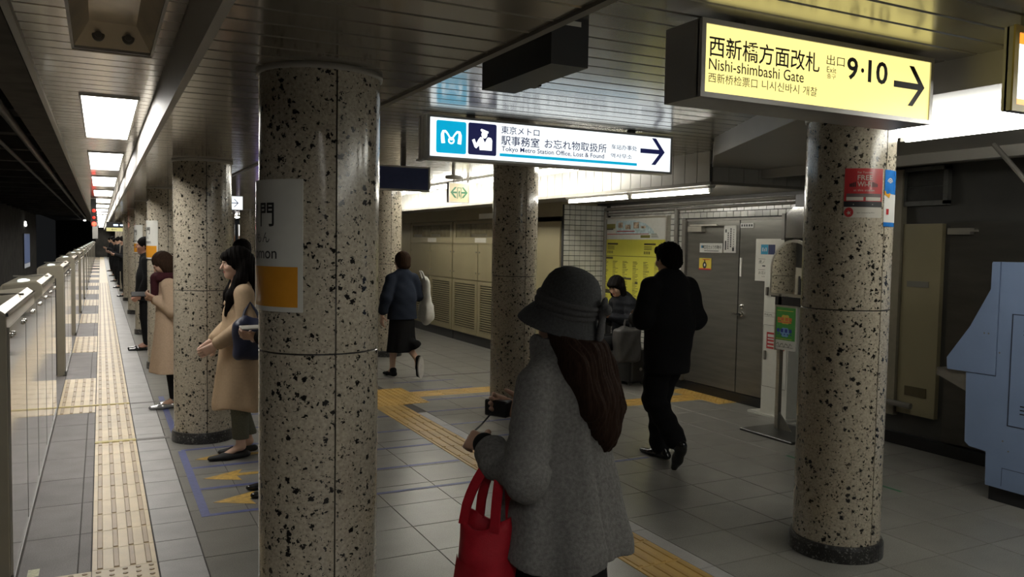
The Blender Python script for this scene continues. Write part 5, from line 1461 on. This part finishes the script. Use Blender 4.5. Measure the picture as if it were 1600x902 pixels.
obj('shoe', S.mesh('shoe', .006), M_LEA, T)

# ---------------------------------------------------------------- woman with the white tote walking away
T = person('woman in a navy jacket walking away with a white tote on her shoulder', (3.31, 9.52, 0), math.radians(10))
hd = Head((0, .015, 1.425), rotm(rz=math.radians(14)), .98)
hp = [(-.07, 0, .78), (.07, 0, .78)]; kn = [(-.075, .07, .44), (.075, .04, .42)]; an = [(-.075, .09, .09), (.08, -.25, .24)]; he = [(-.075, .04, 0), (0, 0, 0)]; to = [(-.085, .27, 0), (0, 0, 0)]
S = SDF(); hd.grow(S, (0, -.01, 1.26)); S.cone((0, -.01, 1.25), (0, 0, .80), .10, .11, .03, ((0, 1, 0), .7))
eL, wL, eR, wR = (-.235, -.03, 1.0), (-.255, .03, .775), (.225, -.02, 1.0), (.19, .17, 1.05)
S.chain([(-.16, -.01, 1.215), eL, wL], (.042, .035, .026)).chain([(.16, -.01, 1.215), eR, wR], (.042, .035, .026))
hand(S, wL, (0, .10, -1), (.95, .1, 0), 1, .35); hand(S, wR, (-.3, .5, .8), (-.6, -.5, .2), 1, .8)
S.chain([hp[0], kn[0], an[0]], (.07, .05, .032)).chain([hp[1], kn[1], an[1]], (.07, .05, .032)); S.ell((-.075, .06, .32), (.042, .045, .085), .03); S.ell((.077, -.05, .36), (.04, .085, .05), .03)
S.cone(an[0], (-.08, .18, .03), .03, .024, .02); S.cone(an[1], (.082, -.25, .14), .03, .026, .02)
me = S.mesh('body', .0065); hd.tint(me, (.50, .33, .25)); obj('body', me, M_SKIN, T)
S = SDF().ell(hd.p(0, -.02, .030), (.094, .108, .104), .02).ell(hd.p(0, -.045, -.045), (.080, .070, .055), .04)
S.ell(hd.p(0, .095, -.04), (.060, .07, .08), .02, hd.R, sub=True)
obj('hair', S.mesh('hair', .006, strands(30, .0025)), M_HAIRR, T)
M_NAVY2 = fabric('navy check jacket', (.020, .026, .042))
S = SDF().cone((0, -.015, 1.24), (0, -.02, 1.0), .12, .165, .05, ((0, 1, 0), .72)).cone((0, -.02, 1.0), (0, -.01, .72), .165, .195, .05, ((0, 1, 0), .76)).cone((-.14, -.01, 1.225), (.14, -.01, 1.225), .058, .058, .05)
S.chain([(-.165, -.012, 1.21), eL, (-.253, .015, .83)], (.066, .066, .058), .03).chain([(.165, -.012, 1.21), eR, (.195, .14, 1.04)], (.066, .066, .052), .03)
obj('jacket', S.mesh('jacket', .0075, lambda X, Y, Z: .004 * np.sin(Z * 42 + X * 16) * np.sin(X * 20), lambda X, Y, Z: .72 - Z), M_NAVY2, T)
S = SDF().cone((0, -.01, .80), (-.01, .0, .33), .155, .185, .03, ((0, 1, 0), .82)).cone((.08, -.06, .42), (.12, -.16, .40), .07, .07, .04)
obj('skirt', S.mesh('skirt', .0075, folds(7, .010, .3, .8), lambda X, Y, Z: .315 + .12 * np.clip((X - .02) * 6, 0, 1) - Z), M_BLKF, T)
M_SNK = fabric('black canvas shoe', (.012, .012, .012)); M_SOLE = mat('white rubber', (.55, .54, .50), .7, noise=.1)
s_ = obj('shoe', shoe(he[0], to[0], ankle=(-.075, .07, .075)).mesh('shoe', .006), M_SNK, T)
obj('sole', MB().prism([(-.075 + .036 * math.cos(a) * (1 if math.sin(a) > 0 else .85), .155 + .135 * math.sin(a)) for a in [k * math.pi / 12 for k in range(24)]], .0, .024, 'z'), M_SOLE, s_)
s_ = obj('shoe', SDF().chain([(.08, -.285, .255), (.08, -.295, .15), (.085, -.28, .06)], (.040, .043, .034), .02, ((0, 1, 0), .8)).mesh('shoe', .006), M_SNK, T)
sl = MB().prism([(.083 + .040 * math.cos(a), .150 + .135 * math.sin(a)) for a in [k * math.pi / 12 for k in range(24)]], -.345, -.318)
obj('sole', sl, M_SOLE, s_)
bag = thing('white_tote_bag', 'white cotton tote bag on the shoulder of the walking woman', 'bag', (3.31 + .31, 9.51, .70), math.radians(10))
M_COT = mat('white cotton', (.60, .60, .56), .85, noise=.06, nscale=30, bump=.3, bscale=60)
S = SDF().cone((0, -.01, .06), (-.01, 0, .46), .125, .085, .04, ((1, 0, 0), .48)).rbox((0, -.01, .10), (.03, .085, .07), .03, .04)
obj('bag_body', S.mesh('bag_body', .008, lambda X, Y, Z: .004 * np.sin(Z * 30 + Y * 30)), M_COT, bag)
for y in (-.05, .04): obj('strap', MB().tube([(-.01, y, .46), (-.05, y * .8, .54), (-.075, y * .6, .60), (-.085, y * .3, .61)], .010, 8), M_COT, bag, smooth=True)

# ---------------------------------------------------------------- woman in the trench coat
def side_stander(): pass
T = person('woman in a beige trench coat with long dark hair and fringe', (.94, 6.44, 0), math.radians(90))
hd = Head((0, .03, 1.475), rotm(rx=math.radians(-4), rz=math.radians(4)), 1.0)
hp = [(-.07, 0, .80), (.07, 0, .80)]; kn = [(-.075, .01, .45), (.075, .02, .45)]; an = [(-.07, -.0, .09), (.08, -.08, .09)]; he = [(-.07, -.04, 0), (.085, -.12, 0)]; to = [(-.08, .215, 0), (.10, .12, 0)]
S = SDF(); hd.grow(S, (0, -.01, 1.31)); S.cone((0, -.01, 1.29), (0, 0, .82), .10, .11, .03, ((0, 1, 0), .7))
eL, wL, eR, wR = (-.225, -.015, 1.03), (-.12, .19, .875), (.215, .0, 1.03), (.06, .19, .885)
S.chain([(-.16, -.01, 1.25), eL, wL], (.043, .036, .027)).chain([(.16, -.01, 1.25), eR, wR], (.043, .036, .027))
hand(S, wL, (.20, .82, -.5), (.9, -.2, .1), 1, .45); hand(S, wR, (-.15, .75, -.62), (-.9, -.1, .1), -1, .5)
legs_skin(S, hp, kn, an, he, to)
me = S.mesh('body', .005); hd.tint(me, (.56, .36, .27), (.42, .12, .11)); obj('body', me, M_SKIN, T)
S = SDF().ell(hd.p(0, -.022, .034), (.093, .112, .106), .02).ell(hd.p(0, .062, .062), (.072, .042, .034), .02)
S.chain([(-.07, -.03, 1.46), (-.092, .005, 1.36), (-.095, .065, 1.24), (-.075, .105, 1.10)], (.048, .046, .044, .018), .03).chain([(.07, -.03, 1.46), (.092, .005, 1.36), (.095, .06, 1.24), (.08, .10, 1.11)], (.048, .046, .042, .018), .03)
S.cone((0, -.07, 1.46), (0, -.10, 1.22), .085, .07, .04, ((0, 1, 0), .6))
S.ell(hd.p(0, .105, -.055), (.066, .075, .088), .015, sub=True)
obj('hair', S.mesh('hair', .005, lambda X, Y, Z: .0018 * np.sin(Y * 190 + 5 * np.sin(Z * 10) + X * 60) + .0014 * np.sin(Y * 380 + X * 100)), M_HAIRB, T)
M_TRENCH = mat('beige gabardine', (.40, .29, .185), .75, spec=.25, noise=.06, nscale=60, bump=.08, bscale=300)
S = SDF().cone((0, -.012, 1.275), (0, -.015, 1.06), .115, .165, .05, ((0, 1, 0), .74)).cone((0, -.015, 1.06), (0, -.0, .42), .165, .235, .05, ((0, 1, 0), .82)).cone((-.14, -.01, 1.265), (.14, -.01, 1.265), .06, .06, .05)
S.chain([(-.165, -.01, 1.25), eL, (-.135, .16, .895)], (.074, .070, .052), .028).chain([(.165, -.01, 1.25), eR, (.075, .165, .90)], (.074, .070, .052), .028)
def trd(X, Y, Z):
    a = np.arctan2(Y, X); g = np.clip((1.05 - Z) / .6, 0, 1)
    return .010 * g * np.sin(a * 6 + 1 + np.sin(Z * 5)) + .0045 * np.sin(Z * 46 + Y * 30) * np.exp(-((Z - 1.0) / .14) ** 2)
ct = obj('coat', S.mesh('coat', .0062, trd, lambda X, Y, Z: .385 + .02 * np.sin(np.arctan2(Y, X) * 3) - Z), M_TRENCH, T)
S = SDF().chain([(-.10, -.02, 1.275), (-.095, .05, 1.25), (-.06, .095, 1.17)], (.026, .024, .016), .02, ((1, 0, .4), .45)).chain([(.10, -.02, 1.275), (.095, .05, 1.25), (.06, .095, 1.17)], (.026, .024, .016), .02, ((1, 0, -.4), .45)).cone((-.09, -.06, 1.285), (.09, -.06, 1.285), .032, .032, .02, ((0, 1, 0), .5))
obj('lapel', S.mesh('lapel', .006), M_TRENCH, ct)
M_GTR = fabric('grey green trousers', (.115, .115, .085))
S = SDF()
for i in (0, 1): S.chain([hp[i], kn[i], (an[i][0], an[i][1], .155)], (.09, .072, .060), .01)
obj('trousers', S.mesh('trousers', .007, None, lambda X, Y, Z: .15 - Z), M_GTR, T)
M_SUED = mat('black suede', (.008, .008, .009), .7, noise=.2, nscale=80)
for i in (0, 1):
    sh_ = shoe(he[i], to[i]); c_ = A(*he[i]) * .45 + A(*to[i]) * .55
    sh_.ell(c_ * .6 + A(*he[i]) * .4 + A(0, 0, .062), (.030, .075, .030), .008, sub=True)
    obj('shoe', sh_.mesh('shoe', .005), M_SUED, T)
bag = thing('navy_bag', 'navy leather bag on the arm of the woman in the trench coat', 'bag', (.98, 6.44 - .30, .80), math.radians(90))
S = SDF().rbox((0, 0, .13), (.018, .085, .10), .045, .02).cone((0, -.04, .24), (0, .04, .26), .045, .045, .04, ((1, 0, 0), .7))
obj('bag_body', S.mesh('bag_body', .007, lambda X, Y, Z: .004 * np.sin(Y * 40 + Z * 30)), mat('navy leather', (.012, .016, .040), .45, noise=.15, nscale=20), bag)
obj('strap', MB().tube([(0, -.07, .25), (.03, -.04, .34), (.06, .0, .40), (.03, .04, .34), (0, .07, .25)], .011, 8), MATS['navy leather'], bag, smooth=True)
obj('clasp', MB().box(-.068, -.058, .03, .07, .235, .25), M_CHROME, bag)

# ---------------------------------------------------------------- plainer standing people
def stander(label, loc, rz, H=1.6, coat=M_BLKF, hem=.45, hairm=M_HAIRB, trousers=M_BLKF, shoem=M_LEA, hands=((-.10, .22, .62), (.10, .22, .62)), longhair=False, group=None, h=.008, skin=SKIN, lean=0.0, head_rx=-6, toes=.24, skirt=False, curl=.7, hstep=None):
    t = person(label, loc, rz, group); k = H / 1.6; z = lambda q: q * H
    ln = lean
    hd = Head((0, .03 + ln * 1.1, z(.925)), rotm(rx=math.radians(head_rx)), k)
    hp = [(-.075 * k, 0, z(.51)), (.075 * k, 0, z(.51))]; kn = [(-.08 * k, .01, z(.285)), (.08 * k, .01, z(.285))]; an = [(-.08 * k, -.02, z(.055)), (.085 * k, -.02, z(.055))]
    if hstep: an[1] = (.085 * k, -.02 + hstep, z(.055)); kn[1] = (.08 * k, .01 + hstep * .4, z(.285))
    he = [(a[0], a[1] - .04, 0) for a in an]; to = [(a[0] * 1.1, a[1] + toes - .04, 0) for a in an]
    S = SDF(); hd.grow(S, (0, -.01 + ln, z(.83))); S.cone((0, ln * .9, z(.81)), (0, 0, z(.52)), .11 * k, .11 * k, .03, ((0, 1, 0), .7))
    ws = [(q[0], q[1], z(q[2])) for q in hands]; els = [(-.225 * k, -.02 + ln * .5, z(.64)), (.225 * k, -.02 + ln * .5, z(.64))]; shs = [(-.165 * k, ln * .9, z(.79)), (.165 * k, ln * .9, z(.79))]
    for i in (0, 1):
        S.chain([shs[i], els[i], ws[i]], (.045 * k, .038 * k, .028 * k)); d = A(*ws[i]) - A(*els[i]); d /= np.linalg.norm(d)
        sgn = 1 if i == 0 else -1
        hand(S, ws[i], d * .8 + A(.25 * sgn, .35, 0), (.7 * sgn, -.2, .5), sgn, curl)
        S.chain([hp[i], kn[i], an[i]], (.075 * k, .055 * k, .036 * k)); S.cone(an[i], A(*to[i]) * .7 + A(*he[i]) * .3 + A(0, 0, .02), .034, .024, .02)
    me = S.mesh('body', h * .85); hd.tint(me, skin); obj('body', me, M_SKIN, t)
    S = SDF().ell(hd.p(0, -.022, .036), np.array((.086, .104, .098)) * k, .02).ell(hd.p(0, -.06, -.03), np.array((.078, .05, .06)) * k, .04)
    if longhair:
        S.ell(hd.p(0, -.03, -.06), np.array((.095, .085, .09)) * k, .05)
    S.ell(hd.p(0, .10, -.045), np.array((.064, .072, .085)) * k, .02, sub=True)
    obj('hair', S.mesh('hair', h * .85, strands(26, .002)), hairm, t)
    S = SDF().cone((0, ln * .9 - .01, z(.80)), (0, ln * .4 - .01, z(.65)), .13 * k, .17 * k, .05, ((0, 1, 0), .74)).cone((0, ln * .4 - .01, z(.65)), (0, 0, z(hem)), .17 * k, (.16 + .10 * (.55 - hem) / .3 if hem < .5 else .175) * k, .05, ((0, 1, 0), .8)).cone((shs[0][0] * .85, shs[0][1], shs[0][2] + .01), (shs[1][0] * .85, shs[1][1], shs[1][2] + .01), .062 * k, .062 * k, .05)
    for i in (0, 1):
        w_ = A(*ws[i]) * .86 + A(*els[i]) * .14; S.chain([shs[i], els[i], tuple(w_)], (.072 * k, .066 * k, .050 * k), .03)
    c_ = obj('coat', S.mesh('coat', h, folds(6, .008, z(hem), z(.68)), lambda X, Y, Z: z(hem) - Z), coat, t)
    S = SDF()
    for i in (0, 1): S.chain([hp[i], kn[i], (an[i][0], an[i][1], z(.075))], ((.095, .078, .066) if not skirt else (.075, .058, .046)), .02)
    obj('trousers' if not skirt else 'leggings', S.mesh('trousers', h), trousers, t)
    for i in (0, 1): obj('shoe', shoe(he[i], to[i], ankle=(an[i][0], an[i][1], z(.06))).mesh('shoe', .0065), shoem, t)
    return t
M_BEIGE = mat('beige wool coat', (.46, .34, .24), .85, spec=.15, noise=.08, nscale=80, bump=.2, bscale=200)
M_SILV = mat('silver leather', (.30, .30, .30), .22, metal=.6, noise=.1)
T = stander('person in a beige coat and silver boots mostly behind a column', (.615, 8.60, 0), math.radians(90), 1.52, coat=M_BEIGE, hem=.235, hairm=M_HAIRR, trousers=M_BLKF, shoem=M_SILV, longhair=True, skirt=True, lean=.04, head_rx=-34, hands=((-.08, .15, .71), (.08, .16, .70)), toes=.25, h=.007, hstep=-.10)
S = SDF()
for k in range(10):
    a0, a1 = 2 * math.pi * k / 10, 2 * math.pi * (k + 1) / 10; S.cone((.095 * math.cos(a0), .055 + .08 * math.sin(a0), 1.285), (.095 * math.cos(a1), .055 + .08 * math.sin(a1), 1.285), .042, .042, .02)
S.cone((-.02, .14, 1.27), (-.02, .15, 1.10), .05, .035, .02)
obj('scarf', S.mesh('scarf', .007), fabric('plum scarf', (.05, .014, .018), weave=.5), T)
ph = tag(obj('smartphone', MB().box(-.035, .035, -.075, .075, -.004, .004, b=.002), M_BLACK, loc=(.335, 8.60, 1.12)), 'dark smartphone held by the person in the beige coat', 'phone'); ph.rotation_euler = (0, math.radians(-35), math.radians(90))
stander('man in a black suit standing behind the name plate column', (.60, 13.2, 0), math.radians(90), 1.67, hem=.44, hands=((-.20, .10, .49), (.20, .10, .49)), toes=.29, skin=(.40, .20, .14), h=.008, head_rx=0, curl=.5)
stander('person in dark clothes and black boots hidden by the large column', (1.08, 5.42, 0), math.radians(90), 1.60, hem=.40, hands=((-.10, .20, .655), (.10, .14, .64)), toes=.27, h=.008, head_rx=-18)
ph = tag(obj('smartphone', MB().box(-.035, .035, -.075, .075, -.004, .004, b=.002), M_PWHITE, loc=(.86, 5.34, 1.105)), 'pale smartphone peeking out beside the large column', 'phone'); ph.rotation_euler = (0, math.radians(-12), math.radians(100))
stander('dark haired person whose head shows above the trench coat woman', (1.50, 10.0, 0), math.radians(60), 1.66, hem=.42, h=.009)
for k, (x, y, H) in enumerate(((.60, 25.4, 1.70), (.56, 29.8, 1.68), (.52, 34.2, 1.62), (.50, 39.0, 1.70), (.46, 44.5, 1.66))):
    stander('person in dark clothes waiting in the far platform queue', (x, y, 0), math.radians(90), H, hem=.42, hands=((-.1, .25, .70), (.1, .25, .69)), group='people in the far queue', h=.012, head_rx=-15)

# ---------------------------------------------------------------- seated woman with the phone
T = person('woman sitting against the guide board looking at her phone', (5.62, 8.12, 0), math.radians(92))
hd = Head((0, .10, 1.175), rotm(rx=math.radians(-28), rz=math.radians(14)), .98)
S = SDF(); hd.grow(S, (0, .0, 1.02)); S.cone((0, -.02, 1.0), (0, -.06, .56), .10, .12, .03, ((0, 1, 0), .7))
eL, wL, eR, wR = (-.21, .02, .76), (-.085, .235, .83), (.21, .02, .76), (.075, .235, .83)
S.chain([(-.155, -.01, .98), eL, wL], (.043, .036, .026)).chain([(.155, -.01, .98), eR, wR], (.043, .036, .026))
hand(S, wL, (.35, .85, .25), (.6, -.2, .7), 1, .6); hand(S, wR, (-.35, .85, .25), (-.6, -.2, .7), -1, .6)
for x in (-1, 1): S.chain([(x * .085, -.04, .50), (x * .10, .36, .50), (x * .10, .37, .09)], (.08, .058, .038)); S.cone((x * .10, .37, .07), (x * .105, .47, .03), .034, .026, .02)
me = S.mesh('body', .0055); hd.tint(me, (.48, .29, .21)); obj('body', me, M_SKIN, T)
S = SDF().ell(hd.p(0, -.022, .034), (.092, .108, .102), .02).ell(hd.p(0, .065, .060), (.07, .04, .034), .02, hd.R)
for x in (-1, 1): S.cone(hd.p(x * .078, -.01, .0), hd.p(x * .085, .005, -.11), .036, .034, .02)
S.ell(hd.p(0, -.05, -.07), (.085, .06, .07), .04); S.ell(hd.p(0, .11, -.055), (.060, .075, .085), .012, hd.R, sub=True)
obj('hair', S.mesh('hair', .0055, strands(28, .002)), M_HAIRB, T)
M_PUFF = mat('black padded jacket', (.010, .011, .014), .7, spec=.12, noise=.2, nscale=30, bump=.3, bscale=30)
S = SDF().cone((0, -.015, .99), (0, -.05, .56), .14, .20, .05, ((0, 1, 0), .78)).cone((-.14, -.01, .985), (.14, -.01, .985), .068, .068, .05).chain([(-.16, -.01, .97), eL, (-.10, .21, .82)], (.082, .078, .055), .03).chain([(.16, -.01, .97), eR, (.09, .21, .82)], (.082, .078, .055), .03)
obj('jacket', S.mesh('jacket', .0075, lambda X, Y, Z: .003 * np.sin(Z * 75), lambda X, Y, Z: .50 - Z), M_PUFF, T)
S = SDF().ell((0, -.05, .52), (.17, .14, .08), .03)
for x in (-1, 1): S.chain([(x * .085, -.04, .51), (x * .10, .37, .51), (x * .10, .375, .11)], (.10, .080, .065), .02)
obj('trousers', S.mesh('trousers', .008), M_BLKF, T)
for x in (-1, 1): obj('shoe', shoe((x * .10, .32, 0), (x * .11, .56, 0), ankle=(x * .10, .365, .10)).mesh('shoe', .0065), M_LEA, T)
ph = tag(obj('smartphone', MB().box(-.035, .035, -.075, .075, -.004, .004, b=.002), M_PWHITE, loc=(5.29, 8.11, .885)), 'pale smartphone in the hands of the sitting woman', 'phone'); ph.rotation_euler = (math.radians(18), 0, math.radians(92))
st = thing('suitcase', 'black hard suitcase the woman with the phone sits on', 'suitcase', (5.72, 8.12, 0), math.radians(92))
obj('shell', SDF().rbox((0, 0, .235), (.22, .11, .17), .03).mesh('shell', .01), M_BLACK, st)
for x in (-.17, .17):
    for y in (-.09, .09): obj('wheel', MB().lathe([(.028, -.012), (.030, 0), (.028, .012)], 14, (x, y, .030), 'x'), M_GREY, st, smooth=True)
obj('latch', MB().lathe([(.022, 0), (.022, .012), (.012, .018)], 14, (-.2535, .0, .20), 'x'), M_CHROME, st)
bg = thing('grey_tote_bag', 'dark grey tote bag on the lap of the sitting woman', 'bag', (5.50, 7.84, .30), math.radians(92))
S = SDF().rbox((0, 0, .20), (.035, .13, .16), .04).cone((0, -.06, .36), (0, .06, .38), .05, .05, .04, ((1, 0, 0), .6))
obj('bag_body', S.mesh('bag_body', .009, lambda X, Y, Z: .005 * np.sin(Y * 30 + Z * 22)), mat('dark grey nylon', (.045, .043, .042), .55, noise=.15, nscale=20), bg)
obj('strap', MB().tube([(0, -.05, .41), (.0, -.03, .50), (0, .03, .50), (0, .05, .41)], .012, 8), MATS['dark grey nylon'], bg, smooth=True)
